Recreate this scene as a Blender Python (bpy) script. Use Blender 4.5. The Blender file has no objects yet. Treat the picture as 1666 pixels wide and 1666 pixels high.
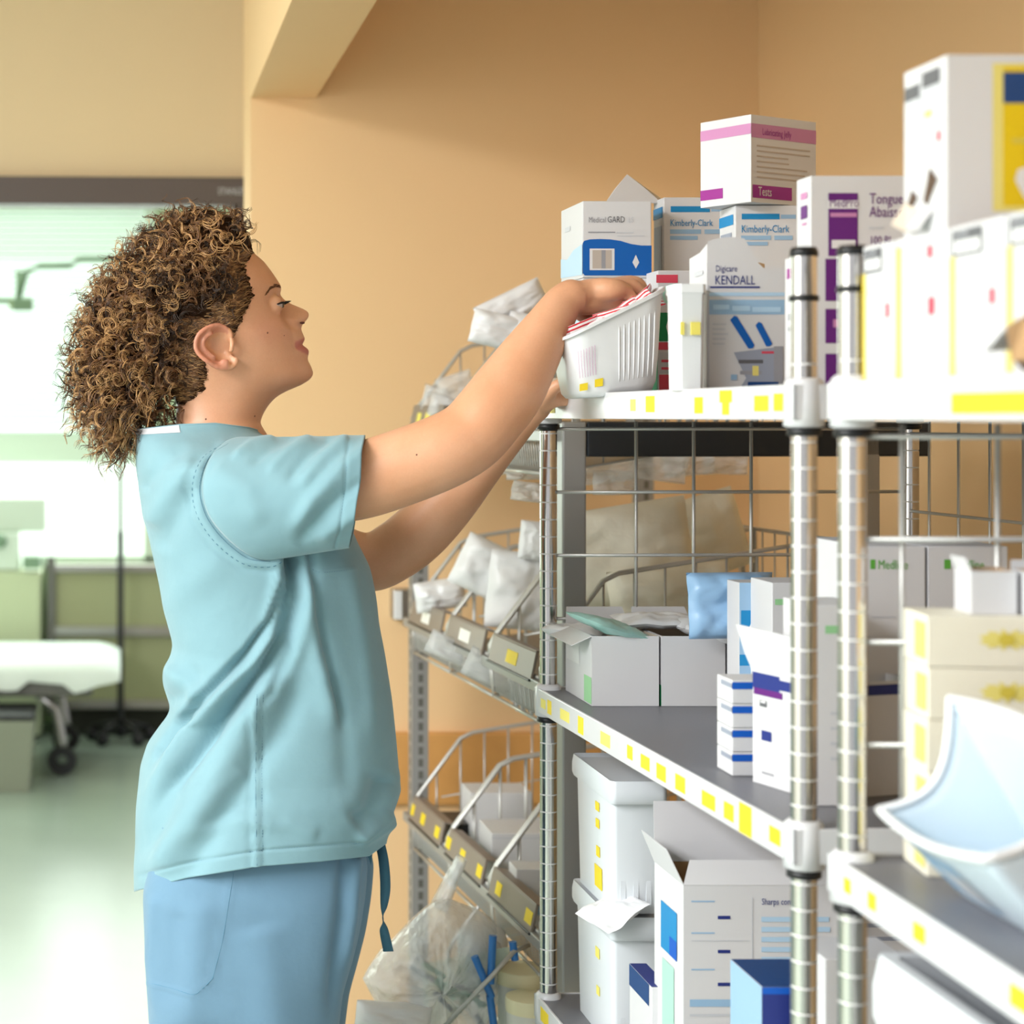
import bpy, bmesh, math, random
import numpy as np
from mathutils import Vector, Matrix, noise
from mathutils.bvhtree import BVHTree

random.seed(7)
np.random.seed(7)
C = bpy.context.scene.collection
sc = bpy.context.scene
F, PX, PY, CH = 3000.0, 190.0, 678.0, 1.40     # focal length and principal point in photo pixels, camera height


def W(px, py, y):
    """World point seen at photo pixel (px, py) at distance y."""
    return Vector(((px - PX) * y / F, y, CH - (py - PY) * y / F))


# ------------------------------------------------------------------ camera, world, lights
cam_d = bpy.data.cameras.new('camera')
cam = bpy.data.objects.new('camera', cam_d)
C.objects.link(cam)
cam.location = (0, 0, CH)
cam.rotation_euler = (math.radians(90), 0, 0)
cam_d.sensor_width = 36.0
cam_d.lens = F / 1666.0 * 36.0
cam_d.shift_x = (833.0 - PX) / 1666.0
cam_d.shift_y = (PY - 833.0) / 1666.0
cam_d.clip_start = 0.05
cam_d.dof.use_dof = True
cam_d.dof.focus_distance = 2.50
cam_d.dof.aperture_fstop = 4.2
sc.camera = cam

wd = bpy.data.worlds.new('world')
sc.world = wd
wd.use_nodes = True
wd.node_tree.nodes['Background'].inputs[0].default_value = (0.95, 0.97, 1.0, 1)
wd.node_tree.nodes['Background'].inputs[1].default_value = 0.6


def area(name, loc, rot, sx, sy, power, col=(1, 1, 1)):
    l = bpy.data.lights.new(name, 'AREA')
    l.shape = 'RECTANGLE'
    l.size, l.size_y, l.energy, l.color = sx, sy, power, col
    o = bpy.data.objects.new(name, l)
    o.location = loc
    o.rotation_euler = [math.radians(a) for a in rot]
    C.objects.link(o)
    return o


area('hall_ceiling_lamp', (-2.35, 0.35, 2.70), (0, 0, 0), 1.4, 2.9, 250, (0.95, 0.97, 1.0))
area('hall_daylight', (-3.1, 1.7, 1.45), (0, -90, 0), 1.2, 3.6, 8, (0.96, 0.99, 1.0))
area('ward_daylight', (-1.2, 8.2, 1.55), (-90, 0, 0), 3.4, 1.7, 60, (0.90, 1.0, 0.94))
area('ward_ceiling_lamp', (-1.2, 6.6, 2.70), (0, 0, 0), 2.4, 1.8, 16, (0.93, 1.0, 0.93))

sc.view_settings.view_transform = 'Standard'
sc.view_settings.look = 'None'
sc.view_settings.gamma = 1.0
sc.view_settings.exposure = 0.35
sc.view_settings.use_curve_mapping = False
sc.cycles.max_bounces = 8
sc.cycles.transparent_max_bounces = 16
sc.cycles.use_denoising = True


# ------------------------------------------------------------------ materials
def lin(c):
    return tuple(((v / 255.0) / 12.92 if v / 255.0 <= 0.04045 else ((v / 255.0 + 0.055) / 1.055) ** 2.4) for v in c)


MATS = {}


def mat(name, rgb, rough=0.5, metal=0.0, alpha=1.0, trans=0.0, sss=0.0, spec=0.5, bump=None, vary=None,
        emit=None, sheen=0.0, ior=1.45, coat=0.0):
    if name in MATS:
        return MATS[name]
    m = bpy.data.materials.new(name)
    m.use_nodes = True
    nt = m.node_tree
    b = nt.nodes['Principled BSDF']
    col = (*lin(rgb), 1)
    b.inputs['Base Color'].default_value = col
    b.inputs['Roughness'].default_value = rough
    b.inputs['Metallic'].default_value = metal
    b.inputs['Alpha'].default_value = alpha
    b.inputs['Transmission Weight'].default_value = trans
    b.inputs['Specular IOR Level'].default_value = spec
    b.inputs['IOR'].default_value = ior
    b.inputs['Coat Weight'].default_value = coat
    if sss:
        b.inputs['Subsurface Weight'].default_value = sss
        b.inputs['Subsurface Radius'].default_value = (1.0, 0.35, 0.2)
        b.inputs['Subsurface Scale'].default_value = 0.008
    if sheen:
        b.inputs['Sheen Weight'].default_value = sheen
        b.inputs['Sheen Roughness'].default_value = 0.5
    if emit:
        b.inputs['Emission Color'].default_value = (*lin(emit[0]), 1)
        b.inputs['Emission Strength'].default_value = emit[1]
    tc = None
    if bump or vary:
        tc = nt.nodes.new('ShaderNodeTexCoord')
    if vary:   # (scale, amount): slow natural variation of the thing's own colour
        n = nt.nodes.new('ShaderNodeTexNoise')
        n.inputs['Scale'].default_value = vary[0]
        n.inputs['Detail'].default_value = 4
        nt.links.new(tc.outputs['Object'], n.inputs['Vector'])
        r = nt.nodes.new('ShaderNodeValToRGB')
        a = vary[1]
        r.color_ramp.elements[0].position = 0.3
        r.color_ramp.elements[1].position = 0.7
        r.color_ramp.elements[0].color = tuple(v * (1 - a) for v in col[:3]) + (1,)
        r.color_ramp.elements[1].color = tuple(min(1, v * (1 + a)) for v in col[:3]) + (1,)
        nt.links.new(n.outputs['Fac'], r.inputs['Fac'])
        nt.links.new(r.outputs['Color'], b.inputs['Base Color'])
    if bump:   # (scale, strength, distance)
        n = nt.nodes.new('ShaderNodeTexNoise')
        n.inputs['Scale'].default_value = bump[0]
        n.inputs['Detail'].default_value = 3
        nt.links.new(tc.outputs['Object'], n.inputs['Vector'])
        bp = nt.nodes.new('ShaderNodeBump')
        bp.inputs['Strength'].default_value = bump[1]
        bp.inputs['Distance'].default_value = bump[2]
        nt.links.new(n.outputs['Fac'], bp.inputs['Height'])
        nt.links.new(bp.outputs['Normal'], b.inputs['Normal'])
    MATS[name] = m
    return m


mat('wall_paint', (242, 204, 155), 0.75, bump=(350, 0.08, 0.0006), vary=(1.2, 0.02))
mat('wall_paint_hall', (228, 206, 168), 0.75, vary=(1.2, 0.02))
mat('ceiling_white', (235, 232, 225), 0.9)
mat('floor_vinyl', (150, 164, 150), 0.24, bump=(3, 0.05, 0.002), vary=(2.5, 0.04), spec=0.6)
mat('ward_green', (186, 204, 166), 0.8)
mat('blind', (222, 236, 226), 0.6)
mat('daylight', (255, 255, 255), 1, emit=((232, 255, 244), 0.68))
mat('outside_green', (190, 215, 190), 1, emit=((205, 238, 216), 0.85))
mat('dark_frame', (92, 82, 80), 0.5)
mat('light_frame', (215, 232, 214), 0.5)
mat('wood', (214, 158, 92), 0.45, vary=(9, 0.08))
mat('orange_wood', (176, 108, 66), 0.5)
mat('white_plastic', (228, 229, 231), 0.38)
mat('white_card', (212, 211, 213), 0.62, vary=(6, 0.015))
mat('white_gloss', (214, 214, 217), 0.28)
mat('bin_white', (222, 226, 231), 0.35)
mat('pale_blue_plastic', (212, 226, 237), 0.3)
mat('card_brown', (196, 160, 116), 0.8, vary=(12, 0.06))
mat('card_cream', (222, 208, 190), 0.75)
mat('shelf_grey', (116, 116, 122), 0.42, bump=(120, 0.08, 0.0008))
mat('chrome', (206, 203, 200), 0.17, metal=1.0)
mat('chrome_groove', (225, 224, 222), 0.35)
mat('steel', (168, 166, 163), 0.32, metal=0.9)
mat('wire', (196, 195, 192), 0.32, metal=0.45)
mat('grey_upright', (164, 164, 164), 0.4, metal=0.35)
mat('upright_slots', (112, 112, 106), 0.5, metal=0.3)
mat('black_plastic', (26, 26, 28), 0.4)
mat('dark_tray', (42, 46, 52), 0.45)
mat('holder_taupe', (140, 128, 118), 0.42)
mat('yellow_label', (242, 212, 40), 0.6)
mat('pale_yellow', (240, 226, 110), 0.6)
mat('white_label', (244, 242, 236), 0.6)
mat('teal', (0, 172, 178), 0.4)
mat('pouch_white', (232, 233, 235), 0.3, bump=(40, 0.4, 0.004))
mat('red', (200, 28, 42), 0.45)
mat('tan_print', (208, 182, 150), 0.6)
INK = dict(blue=(0, 92, 176), mid=(20, 132, 190), sky=(150, 184, 214), navy=(34, 48, 122), royal=(0, 86, 186),
           purple=(96, 26, 116), magenta=(150, 36, 136), pink=(196, 132, 176), rose=(214, 70, 92), green=(0, 132, 76),
           lgreen=(74, 158, 112), grey=(150, 150, 156), lgrey=(196, 198, 204), dgrey=(96, 96, 100), yellow=(238, 206, 40),
           gold=(222, 190, 0), paleyellow=(226, 212, 120), black=(30, 26, 26), white=(222, 221, 222), lblue=(178, 208, 232),
           mint=(168, 214, 196), cream=(234, 226, 208), brown=(84, 60, 44), deepblue=(18, 62, 118), slate=(150, 156, 172),
           medgreen=(92, 168, 64), lime=(150, 205, 150), olive=(206, 186, 70), taupe=(186, 174, 164))
for k, v in INK.items():
    mat('ink_' + k, v, 0.55)


# ------------------------------------------------------------------ mesh builder
class MB:
    def __init__(s):
        s.v, s.f, s.m, s.mats = [], [], [], []

    def mi(s, name):
        if name not in s.mats:
            s.mats.append(name)
        return s.mats.index(name)

    def add(s, vs, fs, m):
        o = len(s.v)
        s.v.extend([tuple(p) for p in vs])
        k = s.mi(m)
        for f in fs:
            s.f.append(tuple(i + o for i in f))
            s.m.append(k)

    def box(s, lo, hi, m, rot=None, top=True):
        x0, y0, z0 = lo
        x1, y1, z1 = hi
        vs = [Vector(p) for p in ((x0, y0, z0), (x1, y0, z0), (x1, y1, z0), (x0, y1, z0),
                                  (x0, y0, z1), (x1, y0, z1), (x1, y1, z1), (x0, y1, z1))]
        if rot is not None:
            vs = [rot @ p for p in vs]
        fs = [(0, 3, 2, 1), (0, 1, 5, 4), (1, 2, 6, 5), (2, 3, 7, 6), (3, 0, 4, 7)]
        if top:
            fs.append((4, 5, 6, 7))
        s.add(vs, fs, m)

    def poly(s, pts, m):
        s.add(pts, [tuple(range(len(pts)))], m)

    def tube(s, pts, r, m, n=6, cap=True, flat=None):
        vs, fs = tube_geo(pts, r, n, cap, flat)
        s.add(vs, fs, m)

    def grid(s, P, m, closed_u=False, closed_v=False, flip=False):
        """P[rows][cols] array of points."""
        P = np.asarray(P, float)
        R, K = P.shape[:2]
        fs = []
        for i in range(R if closed_u else R - 1):
            for j in range(K if closed_v else K - 1):
                a, b = i * K + j, i * K + (j + 1) % K
                c, d = ((i + 1) % R) * K + (j + 1) % K, ((i + 1) % R) * K + j
                fs.append((a, d, c, b) if flip else (a, b, c, d))
        s.add(P.reshape(-1, 3), fs, m)

    def lathe(s, prof, m, n=20, cx=0, cy=0):
        P = [[(cx + r * math.cos(2 * math.pi * j / n), cy + r * math.sin(2 * math.pi * j / n), z) for j in range(n)] for r, z in prof]
        s.grid(P, m, closed_v=True)

    def sphere(s, c, r, m, nu=10, nv=14, sx=1, sy=1, sz=1):
        P = [[(c[0] + sx * r * math.sin(math.pi * i / nu) * math.cos(2 * math.pi * j / nv),
               c[1] + sy * r * math.sin(math.pi * i / nu) * math.sin(2 * math.pi * j / nv),
               c[2] - sz * r * math.cos(math.pi * i / nu)) for j in range(nv)] for i in range(nu + 1)]
        s.grid(P, m, closed_v=True)

    def build(s, name, parent=None, smooth=False, bevel=0, loc=None, rotz=0, solid=0, sub=0, segs=2, auto=None):
        me = bpy.data.meshes.new(name)
        me.from_pydata(s.v, [], s.f)
        for n in s.mats:
            me.materials.append(MATS[n])
        me.polygons.foreach_set('material_index', s.m)
        me.polygons.foreach_set('use_smooth', [bool(smooth)] * len(s.f))
        me.update()
        o = bpy.data.objects.new(name, me)
        C.objects.link(o)
        if parent is not None:
            o.parent = parent
        if loc is not None:
            o.location = loc
        if rotz:
            o.rotation_euler = (0, 0, rotz)
        if solid:
            md = o.modifiers.new('solid', 'SOLIDIFY')
            md.thickness = solid
            md.offset = 0
        if bevel:
            md = o.modifiers.new('bevel', 'BEVEL')
            md.width = bevel
            md.segments = segs
            md.limit_method = 'ANGLE'
            md.angle_limit = math.radians(40)
        if sub:
            md = o.modifiers.new('sub', 'SUBSURF')
            md.levels = sub
            md.render_levels = sub
        if auto is not None:
            me.polygons.foreach_set('use_smooth', [True] * len(s.f))
            me.set_sharp_from_angle(angle=math.radians(auto))
        return o


def tube_geo(pts, r, n=6, cap=True, flat=None):
    P = np.asarray([tuple(p) for p in pts], float)
    k = len(P)
    R = np.full(k, r, float) if np.isscalar(r) else np.asarray(r, float)
    T = np.gradient(P, axis=0)
    T /= np.maximum(np.linalg.norm(T, axis=1, keepdims=True), 1e-9)
    up = np.array([0, 0, 1.0]) if abs(T[0, 2]) < 0.9 else np.array([1.0, 0, 0])
    N = np.zeros_like(P)
    N[0] = np.cross(up, T[0])
    N[0] /= np.linalg.norm(N[0])
    for i in range(1, k):
        v = N[i - 1] - T[i] * np.dot(N[i - 1], T[i])
        N[i] = v / max(np.linalg.norm(v), 1e-9)
    B = np.cross(T, N)
    a = np.arange(n) * 2 * math.pi / n
    fl = 1.0 if flat is None else flat
    V = P[:, None, :] + R[:, None, None] * (np.cos(a)[None, :, None] * N[:, None, :] + fl * np.sin(a)[None, :, None] * B[:, None, :])
    vs = V.reshape(-1, 3)
    fs = []
    for i in range(k - 1):
        for j in range(n):
            fs.append((i * n + j, i * n + (j + 1) % n, (i + 1) * n + (j + 1) % n, (i + 1) * n + j))
    if cap:
        fs.append(tuple(range(n - 1, -1, -1)))
        fs.append(tuple((k - 1) * n + j for j in range(n)))
    return vs, fs


def spline(pts, k):
    """Catmull-Rom resample through points (any dimension) to k samples per span."""
    P = np.asarray(pts, float)
    Q = np.vstack([2 * P[0] - P[1], P, 2 * P[-1] - P[-2]])
    out = []
    for i in range(1, len(Q) - 2):
        for t in np.arange(k) / k:
            a, b, c, d = Q[i - 1], Q[i], Q[i + 1], Q[i + 2]
            out.append(0.5 * ((2 * b) + (c - a) * t + (2 * a - 5 * b + 4 * c - d) * t * t + (3 * b - a - 3 * c + d) * t ** 3))
    out.append(P[-1])
    return np.array(out)


def thing(name, label, cat, loc=(0, 0, 0), rotz=0, group=None):
    o = bpy.data.objects.new(name, None)
    C.objects.link(o)
    o.empty_display_size = 0.05
    o.location = loc
    o.rotation_euler = (0, 0, rotz)
    return tag(o, label, cat, group)


def tag(o, label, cat, group=None):
    o['label'] = label
    o['category'] = cat
    if group:
        o['group'] = group
    return o


def struct(o):
    o['kind'] = 'structure'
    return o


def dup(root, name=None):
    r = root.copy()
    C.objects.link(r)
    for ch in list(root.children):
        c = ch.copy()
        C.objects.link(c)
        c.parent = r
        for g in list(ch.children):
            d = g.copy()
            C.objects.link(d)
            d.parent = c
    return r


_tc = {}


def text_geo(s):
    """Flat triangles of a piece of lettering, cap height about 0.7, left aligned at 0,0."""
    if s not in _tc:
        cu = bpy.data.curves.new('txt', 'FONT')
        cu.body = s
        cu.resolution_u = 2
        o = bpy.data.objects.new('txt', cu)
        C.objects.link(o)
        dg = bpy.context.evaluated_depsgraph_get()
        me = bpy.data.meshes.new_from_object(o.evaluated_get(dg))
        _tc[s] = ([tuple(v.co[:2]) for v in me.vertices], [tuple(p.vertices) for p in me.polygons])
        bpy.data.objects.remove(o)
        bpy.data.curves.remove(cu)
        bpy.data.meshes.remove(me)
    return _tc[s]


def face_frame(face, w, d, h):
    if face == 'F':
        return Vector((0, -0.0004, 0)), Vector((1, 0, 0)), Vector((0, 0, 1)), w, h
    if face == 'L':
        return Vector((-0.0004, d, 0)), Vector((0, -1, 0)), Vector((0, 0, 1)), d, h
    if face == 'R':
        return Vector((w + 0.0004, 0, 0)), Vector((0, 1, 0)), Vector((0, 0, 1)), d, h
    return Vector((0, 0, h + 0.0004)), Vector((1, 0, 0)), Vector((0, 1, 0)), w, d


_pc = [0]


def add_print(mb, pr, w, d, h):
    """pr: (face, u0, v0, u1, v1, ink) rectangle, (face, 'text', string, u, v, size, ink) or (face, 'poly', [(u, v)...], ink)."""
    o, U, V, fw, fh = face_frame(pr[0], w, d, h)
    nrm = U.cross(V)
    _pc[0] = (_pc[0] + 1) % 40
    o = o + nrm * (0.00002 * _pc[0])
    if pr[1] == 'text':
        _, _, s, u, v, size, ink = pr[:7]
        vs, fs = text_geo(s)
        e = nrm * 0.0004
        mb.add([o + e + U * (u * fw + p[0] * size * 0.72) + V * (v * fh + p[1] * size) for p in vs], fs, 'ink_' + ink)
    elif pr[1] == 'poly':
        e = nrm * (pr[4] if len(pr) > 4 else 0.0)
        mb.poly([o + e + U * (p[0] * fw) + V * (p[1] * fh) for p in pr[2]], 'ink_' + pr[3])
    else:
        f, u0, v0, u1, v1, ink = pr[:6]
        e = nrm * (pr[6] if len(pr) > 6 else 0.0)
        mb.poly([o + e + U * (a * fw) + V * (b * fh) for a, b in ((u0, v0), (u1, v0), (u1, v1), (u0, v1))], 'ink_' + ink)


def carton(name, label, cat, loc, w, d, h, rz=0, prints=(), m='white_card', group=None, open_top=False, inner='card_cream',
           flaps=(), parent=None, wall=0.0012):
    """A printed carton, origin at its front left bottom corner; flaps: (edge, length, angle from flat outward up)."""
    mb = MB()
    if open_top:
        mb.box((0, 0, 0), (w, d, h), m, top=False)
        e = 0.0018
        vs = [(e, e, e), (w - e, e, e), (w - e, d - e, e), (e, d - e, e), (e, e, h), (w - e, e, h), (w - e, d - e, h), (e, d - e, h)]
        mb.add(vs, [(0, 1, 2, 3), (0, 4, 5, 1), (1, 5, 6, 2), (2, 6, 7, 3), (3, 7, 4, 0)], inner)
        vs2 = [(0, 0, h), (w, 0, h), (w, d, h), (0, d, h)]
        mb.add(vs[4:] + vs2, [(4, 5, 1, 0), (5, 6, 2, 1), (6, 7, 3, 2), (7, 4, 0, 3)], m)
    else:
        mb.box((0, 0, 0), (w, d, h), m)
    _pc[0] = 0
    for pr in prints:
        add_print(mb, pr, w, d, h)
    if flaps:
        t = thing(name, label, cat, loc, rz, group)
        mb.build('carton_body', t, bevel=0 if open_top else 0.0012)
        for edge, ln, ang in flaps:
            fb = MB()
            c, s_ = math.cos(ang) * ln, math.sin(ang) * ln
            if edge == 'F':
                a, b, dv = (0, 0, h), (w, 0, h), Vector((0, -c, s_))
            elif edge == 'B':
                a, b, dv = (w, d, h), (0, d, h), Vector((0, c, s_))
            elif edge == 'L':
                a, b, dv = (0, d, h), (0, 0, h), Vector((-c, 0, s_))
            else:
                a, b, dv = (w, 0, h), (w, d, h), Vector((c, 0, s_))
            a, b = Vector(a), Vector(b)
            k = (b - a) * 0.06
            mid = a + dv * 0.6 + (b - a) * 0.5 + Vector((0, 0, 0.004))
            fb.poly([a, b, b + dv - k, a + dv + k], m)
            fb.build('flap', t, solid=0.0012)
        return t
    o = mb.build(name, parent, bevel=0.0012 if not open_top else 0, loc=loc, rotz=rz)
    return tag(o, label, cat, group)


def at_px(px, py, y):
    return W(px, py, y)
# ------------------------------------------------------------------ the setting
def slab(name, lo, hi, m, bevel=0):
    mb = MB()
    mb.box(lo, hi, m)
    return struct(mb.build(name, bevel=bevel))


slab('floor', (-3.4, -1.2, -0.05), (1.5, 8.7, 0), 'floor_vinyl')
slab('ceiling', (-3.4, -1.2, 2.75), (1.5, 8.7, 2.85), 'ceiling_white')
slab('wall_back', (0.294, 4.05, 0), (1.50, 4.27, 2.75), 'wall_paint')
slab('wall_right', (1.41, -1.2, 0), (1.50, 4.05, 2.75), 'wall_paint')
slab('trim_1', (0.294, -1.0, 2.10), (0.437, 4.05, 2.75), 'wall_paint')       # dropped soffit over the alcove opening
mb = MB()
mb.box((0.30, 4.026, 0.551), (1.41, 4.05, 0.709), 'wood')
struct(mb.build('trim_2', bevel=0.006))                                       # wooden wall bumper
# wall above and around the automatic door
slab('wall_front', (-3.4, 5.02, 2.03), (0.345, 5.16, 2.75), 'wall_paint_hall')
slab('wall_side', (0.345, 4.27, 0), (0.50, 5.16, 2.75), 'wall_paint')
slab('wall_left', (-3.4, -1.2, 0), (-3.25, 5.1, 2.75), 'ceiling_white')
slab('wall_ward_left', (-3.4, 5.1, 0), (-3.25, 8.7, 2.75), 'ward_green')
# door header and jamb
dr = bpy.data.objects.new('door_1', None)
C.objects.link(dr)
dr.location = (0, 5.0, 0)
struct(dr)
mb = MB()
rot = Matrix.Rotation(math.radians(0.35), 4, 'Y')
mb.box((-3.3, -0.04, 1.972), (0.345, 0.06, 2.046), 'dark_frame', rot)
hd = mb.build('header', dr, bevel=0.004)
tb = MB()
vs, fs = text_geo('STANLEY')
tb.add([(0.272 + p[0] * 0.019, -0.0412, 1.998 + p[1] * 0.026) for p in vs], fs, 'ink_lgrey')
tb.build('header_lettering', hd)
mb = MB()
mb.box((0.313, -0.03, 0), (0.345, 0.05, 1.972), 'dark_frame')
mb.build('jamb', dr)
# ward: far wall with big window
YW = 8.45
slab('wall_ward', (0.42, YW, 0), (1.5, YW + 0.15, 2.75), 'ward_green')
mb = MB()
mb.box((-3.3, YW, 0), (0.42, YW + 0.15, 0.74), 'ward_green')
mb.box((-3.3, YW, 2.40), (0.42, YW + 0.15, 2.75), 'ward_green')
mb.box((0.15, YW, 0.74), (0.42, YW + 0.15, 2.40), 'ward_green')
struct(mb.build('wall_window'))
wn = bpy.data.objects.new('window_1', None)
C.objects.link(wn)
struct(wn)
mb = MB()
for z0, z1 in ((0.72, 0.76), (1.19, 1.33), (2.36, 2.41)):
    mb.box((-3.2, YW - 0.03, z0), (0.17, YW + 0.05, z1), 'light_frame')
for x in (-2.2, -1.1, 0.125):
    mb.box((x, YW - 0.03, 0.74), (x + 0.05, YW + 0.05, 2.4), 'light_frame')
mb.build('window_frame', wn)
mb = MB()
mb.poly([(-3.2, YW + 0.12, 0.74), (0.15, YW + 0.12, 0.74), (0.15, YW + 0.12, 2.4), (-3.2, YW + 0.12, 2.4)], 'daylight')
mb.build('bright_pane', wn)
mb = MB()
for i in range(38):
    z = 1.36 + i * 0.0265
    mb.box((-3.15, -0.011, -0.0009), (0.12, 0.011, 0.0009), 'blind',
           Matrix.Translation((0, YW - 0.045, z)) @ Matrix.Rotation(math.radians(38 if z < 2.12 else 66), 4, 'X'))
mb.box((-3.15, YW - 0.075, 2.335), (0.12, YW - 0.03, 2.375), 'blind')
mb.build('window_blind', wn)
# wooden door edge standing open beyond the frame
mb = MB()
mb.box((0.302, 5.20, 0.0), (0.332, 5.24, 1.965), 'orange_wood')
struct(mb.build('door_2', bevel=0.003))

# ------------------------------------------------------------------ things in the ward beyond the door
S = 3000.0


def bgcab():
    y = 8.11
    t = thing('storage_bench', 'long olive panelled bench with steel rails below the bright far window', 'cabinet', (0, y, 0))
    x0, x1 = -0.30, 0.40
    z = lambda py: 1.4 - (py - 678) * y / 3000
    mat('olive', (160, 164, 124), 0.6)
    mat('olive_dark', (38, 40, 30), 0.7)
    mb = MB()
    mb.box((x0, 0, z(1148)), (x1, 0.32, z(925)), 'olive')
    mb.build('panel_body', t)
    for a, b in ((918, 930), (1018, 1034), (1138, 1152)):
        mb = MB()
        mb.box((x0 - 0.01, -0.03, z(b)), (x1, 0.0, z(a)), 'steel')
        mb.build('rail', t, bevel=0.004)
    mb = MB()
    mb.box((x0 - 0.005, -0.035, 0.10), (x0 + 0.03, 0.0, z(905)), 'upright_slots')
    mb.build('leg', t)
    mb = MB()
    mb.box((x1 - 0.03, -0.035, 0.0), (x1, 0.0, z(925)), 'upright_slots')
    mb.build('leg', t)
    mb = MB()
    mb.box((x0 + 0.02, 0.0, 0.0), (x1, 0.31, z(1150)), 'olive_dark')
    mb.build('plinth', t)


bgcab()


def ivpole():
    p = W(196, 1170, 7.93)
    t = thing('iv_pole', 'thin black upright pole standing in front of the olive bench', 'pole', (p.x, 7.93, 0))
    mb = MB()
    mb.lathe([(0.014, 0.08), (0.014, 0.9), (0.009, 0.91), (0.008, 1.2), (0.0, 1.2)], 'black_plastic', 12)
    mb.build('pole', t, smooth=True)
    for k in range(5):
        mb = MB()
        a = k * 2 * math.pi / 5 + 0.3
        mb.tube([(0, 0, 0.09), (0.07 * math.cos(a), 0.07 * math.sin(a), 0.075), (0.13 * math.cos(a), 0.13 * math.sin(a), 0.06)], 0.012, 'black_plastic')
        mb.sphere((0.13 * math.cos(a), 0.13 * math.sin(a), 0.03), 0.03, 'black_plastic', 6, 8, sy=0.6)
        mb.build('foot', t, smooth=True)


ivpole()


def gurney():
    y = 7.1
    k = y / 3000
    X = lambda px: (px - 190) * k
    Z = lambda py: 1.4 - (py - 678) * k
    t = thing('gurney', 'wheeled bed made up with a white sheet, left of the black pole', 'bed', (0, y, 0))
    mat('sheet', (225, 236, 228), 0.7, bump=(9, 0.5, 0.02))
    mb = MB()
    prof = []
    n = 40
    x0, x1 = -1.75, X(196)
    R = []
    for i in range(n + 1):
        x = x0 + (x1 - x0) * i / n
        e = min(1, (x1 - x) / 0.10)
        top = Z(1080) - 0.03 * (1 - e) ** 2
        drop = 0.085 + 0.02 * math.sin(i * 0.9) + 0.01 * math.sin(i * 2.3)
        row = []
        for a, b in ((-0.02, -drop), (-0.025, -0.03), (0.0, 0.0), (0.2, 0.012), (0.45, 0.01), (0.7, 0.0), (0.725, -0.03), (0.72, -drop)):
            row.append((x, a, top + b * (0.6 + 0.4 * e)))
        R.append(row)
    mb.grid(R, 'sheet')
    a = R[-1]
    mb.poly(a, 'sheet')
    mb.build('sheet', t, smooth=True)
    mb = MB()
    mb.box((x0, 0.02, Z(1135)), (X(150), 0.68, Z(1098)), 'upright_slots')
    mb.build('bed_frame', t, bevel=0.01)
    for yy in (0.1, 0.6):
        mb = MB()
        mb.tube([(X(40), yy, Z(1120)), (X(90), yy, Z(1160)), (X(100), yy, 0.13), (X(100), yy, 0.10)], 0.02, 'steel', 8)
        mb.build('leg', t, smooth=True)
        mb = MB()
        mb.lathe([(0.02, -0.02), (0.055, -0.02), (0.06, 0), (0.055, 0.02), (0.02, 0.02)], 'black_plastic', 18)
        w = mb.build('wheel', t, loc=(X(100), yy, 0.06))
        w.rotation_euler = (math.pi / 2, 0, 0)
        mb = MB()
        mb.tube([(-1.4, yy, Z(1120)), (-1.4, yy, 0.02)], 0.02, 'steel', 8)
        mb.build('leg', t, smooth=True)


gurney()
# bin
y = 7.25
p0, p1 = W(-60, 1250, y), W(62, 1150, y)
mat('bin_grey', (140, 146, 128), 0.5)
t = thing('waste_bin', 'grey square waste bin standing on the floor before the bed', 'bin', ((p0.x + p1.x) / 2, y - 0.25, 0))
mb = MB()
hw = (p1.x - p0.x) / 2
mb.grid([[(sx * hw * q, sy * hw * q, z) for sx, sy in ((-1, -1), (1, -1), (1, 1), (-1, 1))] for q, z in ((0.86, 0.0), (1.0, 0.27))], 'bin_grey', closed_v=True)
mb.poly([(-hw * .86, -hw * .86, 0), (-hw * .86, hw * .86, 0), (hw * .86, hw * .86, 0), (hw * .86, -hw * .86, 0)], 'bin_grey')
mb.build('bin_body', t, bevel=0.01, solid=0.006)
mb = MB()
mb.box((-hw * 1.03, -hw * 1.03, 0.266), (hw * 1.03, hw * 1.03, 0.292), 'black_plastic')
mb.build('bin_lid', t, bevel=0.01)


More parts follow.
